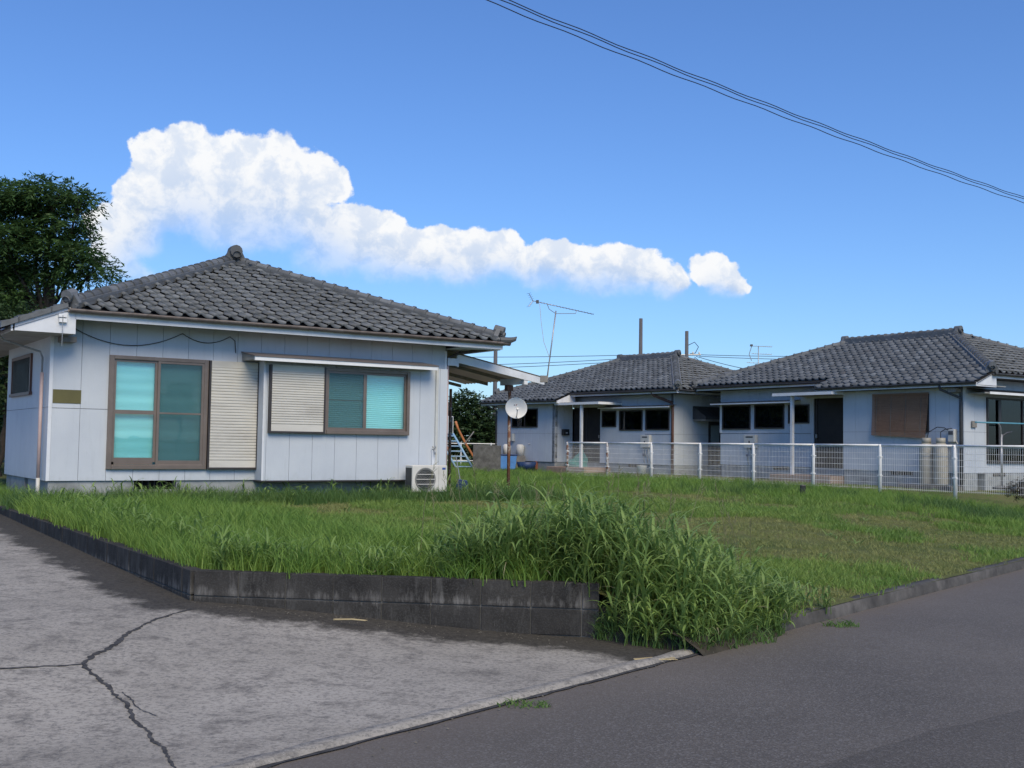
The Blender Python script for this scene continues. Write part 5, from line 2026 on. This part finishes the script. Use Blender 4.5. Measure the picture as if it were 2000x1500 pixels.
def wire(label, pts, r, sag=0.0, n=40, strands=1, grp=None):
    (a, b) = map(Vector, pts)
    P = []
    for i in range(n + 1):
        t_ = i / n
        p = a + (b - a) * t_
        p.z -= sag * 4 * t_ * (1 - t_)
        P.append(p)
    o = MB().tube(P, r, 5).build('overhead_wire', M['wire'], None, True)
    return tag(o, label, 'wire', grp)


G = 'overhead wires'
W_ = [('topmost of the three black cables crossing the sky', (.00, .0, .0)), ('middle of the three black cables crossing the sky', (-.01, .01, -.028)), ('lowest of the three black cables crossing the sky', (-.02, .02, -.088))]
for lb_, off in W_:
    P = []
    ph = random.random() * 6
    for i in range(241):
        x = -9 + 39 * i / 240
        P.append((x + off[0], 12.48 + (x + .18) * .80488 + off[1], 5.68 + .0029 * (x - 13) ** 2 + off[2] + .008 * math.sin(i * 1.1 + ph)))
    tag(MB().tube(P, .0062, 5).build('overhead_wire', M['wire'], None, True), lb_, 'wire', 'three cables over the road')
wire('upper thin wire from the cross-arm pole towards the left', ((10.3, 71, 7.05), (-16, 64, 6.15)), .018, .25, 30, 1, G)
wire('middle thin wire from the cross-arm pole towards the left', ((10.3, 71, 6.95), (-16, 64, 5.45)), .018, .35, 30, 1, G)
wire('lower thin wire from the cross-arm pole towards the left', ((10.5, 71, 6.8), (-16, 64, 5.2)), .018, .35, 30, 1, G)
wire('thin wire rising from the cross-arm pole to the right', ((11.9, 71, 7.0), (45, 80, 9.6)), .018, .6, 30, 1, G)
wire('second thin wire rising from the cross-arm pole to the right', ((11.9, 71, 6.9), (45, 80, 9.3)), .018, .7, 30, 1, G)
wire('slack wire drooping from the cross-arm pole behind the right-hand roof', ((11.7, 71, 6.9), (17.5, 60, 4.9)), .018, .3, 30, 1, G)
wire('steep wire dropping from the cross-arm pole to the roof gap', ((11.6, 71, 6.85), (13.1, 66, 4.8)), .018, .05, 30, 1, G)

# ================================================================== grass
def blades(n, h0, h1, spread, w, lean, seed, seg=3):
    g = np.random.default_rng(seed)
    V, F = [], []
    for i in range(n):
        r, a = spread * math.sqrt(g.random()), g.random() * 6.283
        x, y = r * math.cos(a), r * math.sin(a)
        h = h0 + (h1 - h0) * g.random() ** 1.3
        ld = g.random() * 6.283
        lx, ly = math.cos(ld), math.sin(ld)
        le = lean * (.3 + g.random()) * h
        wa = g.random() * 3.14
        wx, wy = math.cos(wa) * w * .5, math.sin(wa) * w * .5
        b = len(V)
        for k in range(seg + 1):
            t = k / seg
            px, py = x + lx * le * t * t, y + ly * le * t * t
            pz = h * (t - .22 * lean * t * t) - .01
            ww = (1 - t) ** .7 + .04
            V += [(px - wx * ww, py - wy * ww, pz), (px + wx * ww, py + wy * ww, pz)]
        for k in range(seg):
            F.append((b + 2 * k, b + 2 * k + 1, b + 2 * k + 3, b + 2 * k + 2))
    return V, F


def tuft_collection(name, mat, n, h0, h1, spread, w, lean, variants=5):
    c = bpy.data.collections.new(name)
    for k in range(variants):
        V, F = blades(n, h0, h1, spread, w, lean, hash((name, k)) % 99999 if False else 100 + k * 17 + len(name))
        me = np_mesh(name, V, F, mat, 4, True)
        c.objects.link(bpy.data.objects.new(name + '_tuft', me))
    return c


def scatter(name, label, cat, pts, scl, coll, seed=1):
    g = np.random.default_rng(seed)
    me = bpy.data.meshes.new(name)
    me.from_pydata([tuple(p) for p in pts], [], [])
    n = len(pts)
    for nm, ty, val in (('scl', 'FLOAT', np.asarray(scl, np.float32)), ('rz', 'FLOAT', (g.random(n) * 6.283).astype(np.float32)), ('tx', 'FLOAT', g.normal(0, .10, n).astype(np.float32))):
        at = me.attributes.new(nm, ty, 'POINT')
        at.data.foreach_set('value', val)
    o = link(name, me)
    tag(o, label, cat, None, 'stuff')
    ng = bpy.data.node_groups.new(name, 'GeometryNodeTree')
    ng.interface.new_socket('Geometry', in_out='INPUT', socket_type='NodeSocketGeometry')
    ng.interface.new_socket('Geometry', in_out='OUTPUT', socket_type='NodeSocketGeometry')
    N, L = ng.nodes, ng.links
    gi, go = N.new('NodeGroupInput'), N.new('NodeGroupOutput')
    iop = N.new('GeometryNodeInstanceOnPoints')
    ci = N.new('GeometryNodeCollectionInfo')
    ci.inputs['Collection'].default_value = coll
    ci.inputs['Separate Children'].default_value = True
    ci.inputs['Reset Children'].default_value = True
    iop.inputs['Pick Instance'].default_value = True

    def attr(nm):
        x = N.new('GeometryNodeInputNamedAttribute')
        x.data_type = 'FLOAT'
        x.inputs['Name'].default_value = nm
        return x.outputs['Attribute']
    cx = N.new('ShaderNodeCombineXYZ')
    L.new(attr('tx'), cx.inputs[0])
    L.new(attr('rz'), cx.inputs[2])
    er = N.new('FunctionNodeEulerToRotation')
    L.new(cx.outputs[0], er.inputs[0])
    L.new(er.outputs[0], iop.inputs['Rotation'])
    sc = N.new('ShaderNodeCombineXYZ')
    s_ = attr('scl')
    for k in range(3): L.new(s_, sc.inputs[k])
    L.new(sc.outputs[0], iop.inputs['Scale'])
    L.new(gi.outputs[0], iop.inputs['Points'])
    L.new(ci.outputs[0], iop.inputs['Instance'])
    L.new(iop.outputs[0], go.inputs[0])
    md = o.modifiers.new('scatter', 'NODES')
    md.node_group = ng
    return o


T1I = (Matrix.Translation((-7.706, 18.716, 0)) @ Matrix.Rotation(TH1, 4, 'Z')).inverted()
T2I = (Matrix.Translation((5.121, 39.446, 0)) @ Matrix.Rotation(R(-52), 4, 'Z')).inverted()
T3I = (Matrix.Translation((12.27, 30.29, 0)) @ Matrix.Rotation(R(-56.28), 4, 'Z')).inverted()
FD = Vector((FX, FY, 0)).normalized()
FNRM = Vector((FD.y, -FD.x, 0))                       # towards the camera side


def vnoise(x, y, f, seed=0):
    return .5 + .25 * (math.sin(x * f + 1.3 * seed) * math.cos(y * f * 1.13 + seed) + math.sin(x * f * 2.3 + y * f * 1.7 + seed * 2.1) * .7 + math.sin(y * f * 3.7 - x * f * 2.9 + seed) * .4)


def zone(x, y):
    s, d = sd_of(x, y)
    if d < .12 or s < sbound(d) + .05: return None
    p1 = T1I @ Vector((x, y, 0))
    if -.3 < p1.x < 7.65 and p1.y > -.01: return None
    if 3.5 < p1.x < 7.45 and p1.y > -.36: return None
    p2, p3 = T2I @ Vector((x, y, 0)), T3I @ Vector((x, y, 0))
    if -9.6 < p2.x < .3 and p2.y > -.6: return None
    if -10.4 < p3.x < .3 and p3.y > -.6: return None
    fd = (Vector((x, y, 0)) - Vector((1.85, 36.81, 0))).dot(FNRM)
    beyond = fd < 0 and x > 1.5
    dwall = s - sbound(d) if d > DB - .2 else 99
    o1 = -p1.y
    if beyond: return ('lawn', .5, .25)
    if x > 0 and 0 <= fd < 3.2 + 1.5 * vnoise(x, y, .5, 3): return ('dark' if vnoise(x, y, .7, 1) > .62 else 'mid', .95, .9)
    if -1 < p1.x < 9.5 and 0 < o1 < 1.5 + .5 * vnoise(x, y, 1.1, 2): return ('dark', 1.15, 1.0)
    if y > 26: return ('mid', .9, .7)
    if dwall < 2.0 + 1.2 * vnoise(x, y, .8, 4): return ('tall', .85 + .35 * vnoise(x, y, 1.3, 5), 1.0)
    if s > 5 and d < 6.5 - .3 * (s - 5) + 4.0 * vnoise(x, y, .35, 7) and vnoise(x, y, .55, 9) > .50: return ('dry', .9, .9)
    if vnoise(x, y, .8, 6) > .64: return ('dry', 1.0, .9)
    return ('lawn', 1.0 + .5 * vnoise(x, y, 1.0, 8), 1.0)


PTS = {k: ([], []) for k in ('lawn', 'dry', 'mid', 'dark', 'tall')}
gr = random.Random(21)


def sow(x0, x1, y0, y1, dens, mult=1.0):
    n = int((x1 - x0) * (y1 - y0) * dens)
    for _ in range(n):
        x, y = gr.uniform(x0, x1), gr.uniform(y0, y1)
        if abs(x) > y * .52 + 2.0: continue
        q = zone(x, y)
        if not q: continue
        k, sc, de = q
        if gr.random() > de: continue
        P, S = PTS[k]
        P.append((x, y, yard_z(x, y)))
        S.append(sc * mult * gr.uniform(.7, 1.25))


sow(-10, 10, 8, 15, 78)
sow(-11, 13, 15, 22, 52)
sow(-4, 18, 22, 32, 26, 1.1)
sow(-6, 22, 32, 60, 7, 1.35)
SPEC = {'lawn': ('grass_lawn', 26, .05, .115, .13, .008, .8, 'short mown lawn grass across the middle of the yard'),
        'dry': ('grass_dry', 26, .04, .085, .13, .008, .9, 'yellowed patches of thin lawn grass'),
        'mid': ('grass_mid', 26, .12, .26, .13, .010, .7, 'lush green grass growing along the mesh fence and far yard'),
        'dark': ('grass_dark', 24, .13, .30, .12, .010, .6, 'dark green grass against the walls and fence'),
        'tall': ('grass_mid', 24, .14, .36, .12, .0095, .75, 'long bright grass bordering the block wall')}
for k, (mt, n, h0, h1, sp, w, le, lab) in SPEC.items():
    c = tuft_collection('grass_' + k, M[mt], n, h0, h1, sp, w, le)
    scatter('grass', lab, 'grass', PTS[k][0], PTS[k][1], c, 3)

# ================================================================== strap-leaved weeds spilling over the wall end
def strap_leaves(specs, seed):
    """specs: (base xyz, heading, length, width, rise angle, bend)"""
    g = np.random.default_rng(seed)
    V, F, A = [], [], []
    SEG = 8
    for (b, hd, ln, w, up, bend) in specs:
        x, y, z = b
        st = ln / SEG
        an = up
        i0 = len(V)
        wx, wy = -math.sin(hd), math.cos(hd)
        tw = g.normal(0, .25)
        rv = g.random()
        for k in range(SEG + 1):
            t = k / SEG
            ww = w * .5 * (min(1, .35 + 2.2 * t) * (1 - t ** 3) + .02)
            cx, cz = math.cos(tw * t), math.sin(tw * t)
            V += [(x - wx * ww * cx, y - wy * ww * cx, z - ww * cz), (x, y, z - ww * .28), (x + wx * ww * cx, y + wy * ww * cx, z + ww * cz)]
            if k < SEG:
                x += math.cos(hd) * math.cos(an) * st
                y += math.sin(hd) * math.cos(an) * st
                z += math.sin(an) * st
                an -= bend / SEG * (.5 + 1.1 * t)
                hd += g.normal(0, .03)
        for k in range(SEG):
            a = i0 + 3 * k
            F += [(a, a + 1, a + 4, a + 3), (a + 1, a + 2, a + 5, a + 4)]
            A += [rv, rv]
    return V, F, A


def weed_object(name, label, cat, plants, seed, mat):
    g = np.random.default_rng(seed)
    SP, ST = [], MB()
    for (x, y, z, h) in plants:
        for c in range(int(g.integers(2, 4))):
            hd = g.random() * 6.283
            tx, ty = g.normal(0, .10) * h, g.normal(0, .10) * h - .06 * h
            bx, by = x + g.normal(0, .03), y + g.normal(0, .03)
            top = (bx + tx, by + ty, z + h * g.uniform(.55, .9))
            ST.tube([(bx, by, z - .03), (bx + tx * .4, by + ty * .4, z + (top[2] - z) * .5), top], [.0042, .0036, .002], 4, False)
            nl = int(g.integers(3, 7))
            for q in range(nl):
                f = (q + .6) / nl
                p = (bx + tx * f, by + ty * f, z + (top[2] - z) * f)
                SP.append((p, hd + q * 2.6 + g.normal(0, .5), h * g.uniform(.38, .74), g.uniform(.014, .027), g.uniform(.80, 1.35), g.uniform(1.3, 2.7)))
    V, F, A = strap_leaves(SP, seed)
    me = np_mesh(name, V, F, mat, 4, True)
    at = me.attributes.new('rnd', 'FLOAT', 'FACE')
    at.data.foreach_set('value', np.asarray(A, np.float32))
    r = empty(name, (0, 0, 0))
    tag(r, label, cat)
    link('leaves', me, r)['kind'] = 'stuff'
    link('stems', ST.mesh('stems', M['weed']), r)['kind'] = 'stuff'
    dead = [((x, y, z + h * g.uniform(.05, .35)), g.random() * 6.283, h * g.uniform(.3, .6), g.uniform(.008, .016), g.uniform(.2, 1.1), g.uniform(1.2, 2.8)) for (x, y, z, h) in plants if g.random() < .45]
    V, F, A = strap_leaves(dead, seed + 1)
    me = np_mesh('dead_leaves', V, F, M['weed_dry'], 4, True)
    me.attributes.new('rnd', 'FLOAT', 'FACE').data.foreach_set('value', np.asarray(A, np.float32))
    link('dead_leaves', me, r)['kind'] = 'stuff'
    return r


wg = random.Random(8)
pl = []
while len(pl) < 290:                                   # behind the wall, right half
    x = wg.uniform(-.75, 1.1)
    t = (x - PA[0]) / (PB[0] - PA[0])
    yw = PA[1] + (PB[1] - PA[1]) * t
    y = yw + .12 + 1.5 * wg.random() ** 1.3
    prof = sst(-.95, -.05, x)
    if wg.random() > .25 + .75 * prof: continue
    h = (.32 + .36 * prof) * wg.uniform(.6, 1.15) * (1.0 - .12 * (y - yw))
    pl.append((x, y, max(yard_z(x, y), -.12) - .03, h))
nb = 0
while nb < 330:                                        # down the slope to the road edge
    s, d = wg.uniform(SB - .1, SB + 2.4), wg.uniform(-.02, 1.9)
    x, y = xy_of(s, d)
    fall = 1 - sst(.7, 2.4, s - SB)
    if wg.random() > .15 + .85 * fall * (1 - .4 * sst(.9, 1.9, d)): continue
    h = (.24 + .44 * fall * sst(-.6, .8, d)) * wg.uniform(.75, 1.2)
    pl.append((x, y, yard_z(x, y) - .02, h))
    nb += 1
for k in range(190):                                   # at the foot of the wall end, over the earth bank
    s, d = SB + wg.uniform(-.16, 1.3), wg.uniform(-.06, .98)
    x, y = xy_of(s, d)
    if s > SB + .25 and d > .35: continue
    pl.append((x, y, -.47, wg.uniform(.26, .50)))
weed_object('weed_clump', 'tall clump of broad-bladed weeds spilling over the right end of the block wall', 'weeds', pl, 5, M['weed'])

# thin seeding stalks standing above the clump
pl = []
r_ = empty('seed_stalks', (0, 0, 0))
tag(r_, 'thin pale seeding grass stalks rising above the weed clump', 'grass stalks')
for k in range(42):
    x, y = wg.uniform(-.9, 2.4), wg.uniform(10.0, 12.2)
    z = yard_z(x, y)
    h = wg.uniform(.55, 1.02)
    lx, ly = wg.gauss(0, .14), wg.gauss(0, .1)
    st = MB().tube([(0, 0, 0), (lx * .3, ly * .3, h * .6), (lx, ly, h)], [.0035, .0028, .0015], 4)
    for q in range(7):
        t = q / 7
        st.tube([(lx * (1 - .1 * t), ly * (1 - .1 * t), h * (1 - .16 * t)), (lx + wg.gauss(0, .02), ly + wg.gauss(0, .02), h * (1 - .16 * t) + .035)], [.003, .001], 4)
    st.build('stalk', M['weed_dry'], r_, False, 0, (x, y, z))
# stray blades along the wall top
pl = []
for k in range(60):
    t = wg.random()
    x, y = (PA[0] + (PD[0] - PA[0]) * t, PA[1] + (PD[1] - PA[1]) * t)
    pl.append((x + .16 + wg.random() * .5, y + .12 + wg.random() * .3, yard_z(x, y) - .02, wg.uniform(.24, .42)))
for k in range(34):
    t = wg.random()
    x, y = (PA[0] + (PB[0] - PA[0]) * t * .6, PA[1] + (PB[1] - PA[1]) * t * .6)
    pl.append((x, y + .14 + wg.random() * .4, yard_z(x, y) - .02, wg.uniform(.22, .36)))
weed_object('verge_weeds', 'loose arching grass blades hanging over the top of the driveway wall', 'weeds', pl, 6, M['weed'])
# weeds against the foundation of the front bungalow
pl = []
T1M = T1I.inverted()
for k in range(120):
    p = T1M @ Vector((wg.uniform(0, 9.5), -wg.uniform(.05, .9) - (.34 if wg.random() < .5 else 0), 0))
    pl.append((p.x, p.y, yard_z(p.x, p.y) - .02, wg.uniform(.22, .48)))
weed_object('wall_weeds', 'thin upright weeds along the foundation of the front bungalow', 'weeds', pl, 9, M['weed'])

# tufts on the road edge
for k, (s, d, h, lab) in enumerate(((5.95, -.28, .10, 'small dark weed tuft on the asphalt below the weed clump'), (1.55, -.14, .06, 'tiny weed tuft in the joint between driveway and road'), (4.55, .02, .20, 'low leafy weed at the kerb foot under the clump'))):
    x, y = xy_of(s, d)
    V, F = blades(90 if k != 2 else 160, h * .4, h, .13 if k != 2 else .25, .010, 1.1, 50 + k)
    o = link('weed_tuft', np_mesh('weed_tuft', V, F, M['grass_dark'], 4, True), None, None, (x, y, -.49))
    o.scale = (1.3, .6, 1)
    tag(o, lab, 'weed')
for k, (x, y, z, a, lab) in enumerate(((-1.33, 9.35, -.375, -.12, 'single dry straw lying on the driveway by the wall'), (1.10, 8.45, -.492, .2, 'scrap of dry straw at the corner of wall and road'))):
    o = MB()
    for q in range(3 if k == 0 else 9):
        dx, dy = wg.uniform(-.04, .04), wg.uniform(-.05, .05)
        o.tube([(-.13 + dx, dy, .006), (.02 + dx, dy + .02, .010), (.14 + dx, dy + wg.uniform(-.03, .03), .005)], .003, 4)
    o = o.build('straw', M['straw'], None, False, 0, (x, y, z))
    o.rotation_euler = (0, 0, a)
    tag(o, lab, 'straw')


# ================================================================== trees
def leaf_mesh(name, sprays, leaf_l, leaf_w, per, seed, mat, droop=.35):
    g = np.random.default_rng(seed)
    n = len(sprays)
    S = np.array([s_[0] for s_ in sprays])
    D = np.array([s_[1] for s_ in sprays])
    D /= np.linalg.norm(D, axis=1)[:, None]
    L = np.array([s_[2] for s_ in sprays])
    side = np.cross(D, np.array([0, 0, 1.0]))
    side /= (np.linalg.norm(side, axis=1)[:, None] + 1e-6)
    V, A = [], []
    for k in range(per):
        t = (k + .5) / per
        p = S + D * (L * t)[:, None] - np.array([0, 0, 1.0]) * (droop * L * t * t)[:, None]
        sg = 1 if k % 2 else -1
        ld = D * .55 + side * sg * .8 + g.normal(0, .28, (n, 3)) - np.array([0, 0, .25])
        ld /= np.linalg.norm(ld, axis=1)[:, None]
        nr = np.array([0, 0, 1.0]) + g.normal(0, .45, (n, 3))
        wv = np.cross(ld, nr)
        wv /= (np.linalg.norm(wv, axis=1)[:, None] + 1e-6)
        ll = leaf_l * g.uniform(.7, 1.25, n)[:, None]
        lw = leaf_w * g.uniform(.7, 1.25, n)[:, None]
        q = np.stack([p, p + ld * ll * .45 + wv * lw * .5, p + ld * ll, p + ld * ll * .45 - wv * lw * .5], 1)
        V.append(q.reshape(-1, 3))
        A.append(np.clip(g.normal(.5, .22, n), 0, 1))
    V = np.concatenate(V)
    F = np.arange(len(V)).reshape(-1, 4)
    me = np_mesh(name, V, F, mat, 4)
    at = me.attributes.new('rnd', 'FLOAT', 'FACE')
    at.data.foreach_set('value', np.concatenate(A).astype(np.float32))
    return me


def sprays_in(pads, dens, seed, ln=.45):
    g = np.random.default_rng(seed)
    out = []
    for (c, r) in pads:
        n = int(dens * r[0] * r[1] * r[2] ** .5)
        for _ in range(n):
            v = g.normal(0, 1, 3)
            v /= np.linalg.norm(v)
            q = v * (g.random() ** .38)
            p = np.array(c) + q * np.array(r)
            d = v * np.array([1, 1, .45]) + g.normal(0, .35, 3)
            out.append((p, d, ln * g.uniform(.6, 1.25)))
    return out


def limb(mb, a, b, r0, r1, seed):
    g = random.Random(seed)
    a, b = Vector(a), Vector(b)
    n = 6
    P, Rr = [], []
    for i in range(n + 1):
        t = i / n
        p = a + (b - a) * t + Vector((g.gauss(0, .06), g.gauss(0, .06), .10 * math.sin(t * 3.14))) * (1 if 0 < i < n else 0)
        P.append(p)
        Rr.append(r0 + (r1 - r0) * t)
    mb.tube(P, Rr, 7, False)


def tree(name, label, base, pads, trunk_h, r0, dens, lf, seed, mat, group=None, per=10, ln=.45, droop=.35):
    t = thing(name, label, 'tree', base, 0, group)
    tm = MB()
    top = (.15, 0, trunk_h)
    limb(tm, (0, 0, -.2), top, r0, r0 * .62, seed)
    g = random.Random(seed)
    for k, (c, r) in enumerate(pads):
        st = Vector(top) * g.uniform(.75, 1.0)
        limb(tm, st, c, r0 * .32, .02, seed + k)
        for q in range(3):
            e = Vector(c) + Vector((g.uniform(-1, 1) * r[0], g.uniform(-1, 1) * r[1], g.uniform(-.3, .8) * r[2])) * .8
            limb(tm, Vector(c) * .85 + st * .15, e, .035, .008, seed + k * 7 + q)
    tm.build('trunk', M['bark'], t, True)
    sp = sprays_in(pads, dens, seed, ln)
    o = link('crown', leaf_mesh('crown', sp, lf[0], lf[1], per, seed, mat, droop), t)
    tag(o, kind='stuff')
    return t


TX, TY = -14.2, 33.4
pads = [((x - TX, y - TY, z), (a, b, c)) for (x, y, z, a, b, c) in (
    (-15.6, 33.0, 8.15, 1.3, 1.4, .50), (-14.5, 33.2, 8.25, 1.2, 1.3, .55), (-13.5, 33.0, 8.35, .95, 1.1, .50), (-12.75, 33.0, 8.15, .50, .7, .30),
    (-16.0, 33.4, 7.1, 1.4, 1.3, .55), (-14.9, 32.6, 7.0, 1.2, 1.1, .55), (-13.8, 33.4, 7.35, .9, 1.0, .45), (-13.1, 33.0, 7.5, .7, .8, .40),
    (-13.2, 33.0, 6.75, .85, .9, .42), (-12.6, 33.0, 6.45, .75, .8, .50), (-12.2, 33.0, 6.05, .62, .7, .40), (-13.3, 33.2, 5.95, .55, .6, .35),
    (-15.6, 33.2, 6.2, 1.2, 1.0, .6), (-14.3, 33.6, 6.3, .9, .9, .45), (-15.3, 33.0, 5.4, 1.1, 1.0, .5))]
pads = [((c[0] - .25, c[1], c[2]), (r[0] * .95, r[1], r[2] * .62)) for c, r in pads]
tr0 = tree('broadleaf_tree', 'dark layered broadleaf tree rising behind the left end of the front bungalow', (TX, TY, 0), pads, 5.2, .24, 470, (.18, .052), 4, M['tree_leaf'], None, 12, .55, .45)
pads = [((-1.0, 0, 3.9), (1.3, 1.2, 1.0)), ((.3, .3, 4.0), (1.0, 1.0, .9)), ((1.0, 0, 3.6), (.9, .9, .8)), ((-1.9, .4, 3.2), (1.2, 1.0, 1.2)), ((.2, -.3, 2.9), (1.4, 1.0, .9)), ((1.2, -.2, 2.7), (.8, .8, .8))]
tree('broadleaf_bush', 'dull brownish green bush filling the space under the left tree', (-14.2, 31.2, 0), pads, 2.2, .10, 300, (.13, .06), 14, M['bush_leaf'], None, 9, .35, .2)
pads = [((-1.3, 0, 2.2), (1.2, 1.2, 1.0)), ((-.2, 0, 2.9), (1.1, 1.1, .95)), ((.9, 0, 2.3), (1.2, 1.1, 1.0)), ((0, -.3, 1.5), (1.9, 1.2, 1.0)), ((1.6, .2, 1.5), (1.0, 1.0, .9)), ((-2.0, 0, 1.5), (1.2, 1.0, 1.0)), ((2.6, .5, 1.7), (1.2, 1.0, 1.0)), ((-.4, 0, 3.45), (.5, .5, .4))]
tr1 = tree('broadleaf_tree', 'dark rounded tree beyond the slide, left of the middle bungalow', (-2.1, 60, 0), pads, 1.8, .18, 330, (.20, .10), 24, M['bush_leaf'], None, 9, .40, .25)
pads = [((0, 0, .22), (.30, .26, .20)), ((.28, .1, .26), (.26, .24, .20)), ((.6, .1, .22), (.3, .25, .2))]
tree('low_shrub', 'low reddish brown shrub in front of the fence at the right edge', (11.15, 24.5, .08), pads, .15, .02, 9000, (.045, .02), 34, plain('brown_shrub_leaf', (.055, .045, .032), .7, .4, 30), None, 6, .10, .1)
pads = [((0, 0, .55), (.14, .12, .26)), ((.05, 0, .40), (.2, .15, .1))]
tree('potted_plant', 'small light green plant in the terracotta trough', (1.30, 44.8, .30), pads, .3, .012, 9000, (.07, .03), 44, M['grass_mid'], None, 6, .12, .1)


def copy_tree(o, loc, rz, sc, label, group):
    c = o.copy()
    COL.objects.link(c)
    c.location, c.rotation_euler, c.scale = loc, (0, 0, rz), (sc, sc, sc)
    c['label'] = label
    c['group'] = group
    for ch in o.children:
        d = ch.copy()
        COL.objects.link(d)
        d.parent = c
    return c


# trees that only the window panes mirror: added beyond the front bungalow to darken the far windows, and standing across the road behind the camera
MIR = ((-19, 41, 0, 1.0, .85, 'unseen dark tree added left behind the front bungalow to darken the far windows'), (-11, 49, 0, 2.4, .75, 'unseen smaller dark tree added farther behind the front bungalow to darken the far windows'),
       (-24, 46, 0, 4.0, 1.0, 'unseen tallest dark tree added well behind the front bungalow to darken the far windows'),
       (80, -50, -.5, .5, .8, 'nearest tree across the road, mirrored in the bay window'), (95, -62, -.5, 2.0, 1.0, 'full tree across the road, right of the nearest, mirrored in the bay window'),
       (74, -66, -.5, 3.3, .7, 'small tree across the road, mirrored low in the bay window'), (120, -75, -.5, 5.0, 1.2, 'large far tree across the road, mirrored at the edge of the bay window'))
for (x, y, z, rz, sc, lab) in MIR:
    copy_tree(tr0, (x, y, z), rz, sc, lab, 'trees mirrored in the panes')
for (x, y, rz, sc, lab) in ((-13, 40.5, 0, 1.25, 'first unseen bush added behind the front bungalow to darken the far windows, nearest the lean-to'), (-15, 43.5, 1.4, 1.35, 'second unseen bush added behind the front bungalow to darken the far windows'),
                            (-17.5, 46.5, 2.2, 1.45, 'third unseen bush added behind the front bungalow to darken the far windows'), (-12, 46.5, 3.6, 1.2, 'unseen round bush set back behind the other bushes added to darken the far windows'),
                            (-15.5, 38.0, 5.1, 1.3, 'unseen bush added closest to the rear wall of the front bungalow to darken the far windows'), (-20, 50, .6, 1.5, 'last and largest unseen bush added behind the front bungalow to darken the far windows')):
    copy_tree(tr1, (x, y, 0), rz, sc, lab, 'unseen bushes added to darken the far windows')  # hidden bushes, added so the far panes reflect something dark

# grit and crumbs along the road edge and in the driveway corners
gp = random.Random(77)
V, F = [], []
for k in range(420):
    if k < 300:
        s_ = gp.uniform(-8, 14)
        x, y = xy_of(s_, -abs(gp.gauss(0, .16)) - .03)
        z = -.494
    else:
        t = gp.random()
        x = PA[0] + (PB[0] - PA[0]) * t + gp.gauss(0, .1)
        y = PA[1] + (PB[1] - PA[1]) * t - .12 - abs(gp.gauss(0, .22))
        s_, d_ = sd_of(x, y)
        z = drive_z(s_, d_) + .004
    r = gp.uniform(.003, .008)
    b = len(V)
    for q in range(4):
        a = q * 1.571 + gp.random()
        V.append((x + r * math.cos(a) * 1.3, y + r * math.sin(a), z - .002))
    V.append((x, y, z + r * .8))
    F += [(b, b + 1, b + 4), (b + 1, b + 2, b + 4), (b + 2, b + 3, b + 4), (b + 3, b, b + 4)]
o = link('grit', np_mesh('grit', V, F, plain('grit_stone', (.13, .12, .10), .9, .4, 20, 0, 0, None, 0, 'World'), 3))
tag(o, 'loose grit scattered along the road edge and wall foot', 'grit', None, 'stuff')
# low broad-leaved weeds dotted over the lawn
SP = []
for k in range(90):
    s_, d_ = gp.uniform(5, 16), gp.uniform(1.5, 12)
    x, y = xy_of(s_, d_)
    if zone(x, y) is None: continue
    z = yard_z(x, y)
    for q in range(gp.randint(6, 11)):
        SP.append(((x + gp.gauss(0, .03), y + gp.gauss(0, .03), z), gp.random() * 6.28, gp.uniform(.10, .22), gp.uniform(.012, .030), gp.uniform(.5, 1.2), gp.uniform(.6, 1.8)))
Vv, Ff, Aa = strap_leaves(SP, 91)
me = np_mesh('lawn_weeds', Vv, Ff, M['weed'], 4, True)
me.attributes.new('rnd', 'FLOAT', 'FACE').data.foreach_set('value', np.asarray(Aa, np.float32))
tag(link('lawn_weeds', me), 'low dark weeds dotted over the mown lawn', 'weeds', None, 'stuff')

# short grass and seedlings on the earth bank at the wall end
V, F = [], []
for k in range(260):
    if k < 150: s_, d_ = SB + gp.uniform(-.10, .10), gp.uniform(-.06, .96)
    else: s_, d_ = SB + gp.uniform(-.1, 1.3), gp.uniform(-.10, .10)
    x, y = xy_of(s_, d_)
    bv, bf = blades(14, .05, .20, .05, .009, .9, 600 + k)
    b = len(V)
    z = -.49 if k % 3 else -.40
    V += [(p[0] + x, p[1] + y, p[2] + z) for p in bv]
    F += [tuple(i + b for i in f) for f in bf]
tag(link('bank_grass', np_mesh('bank_grass', V, F, M['grass_dark'], 4, True)), 'short dark grass on the earth bank at the wall end', 'grass', None, 'stuff')
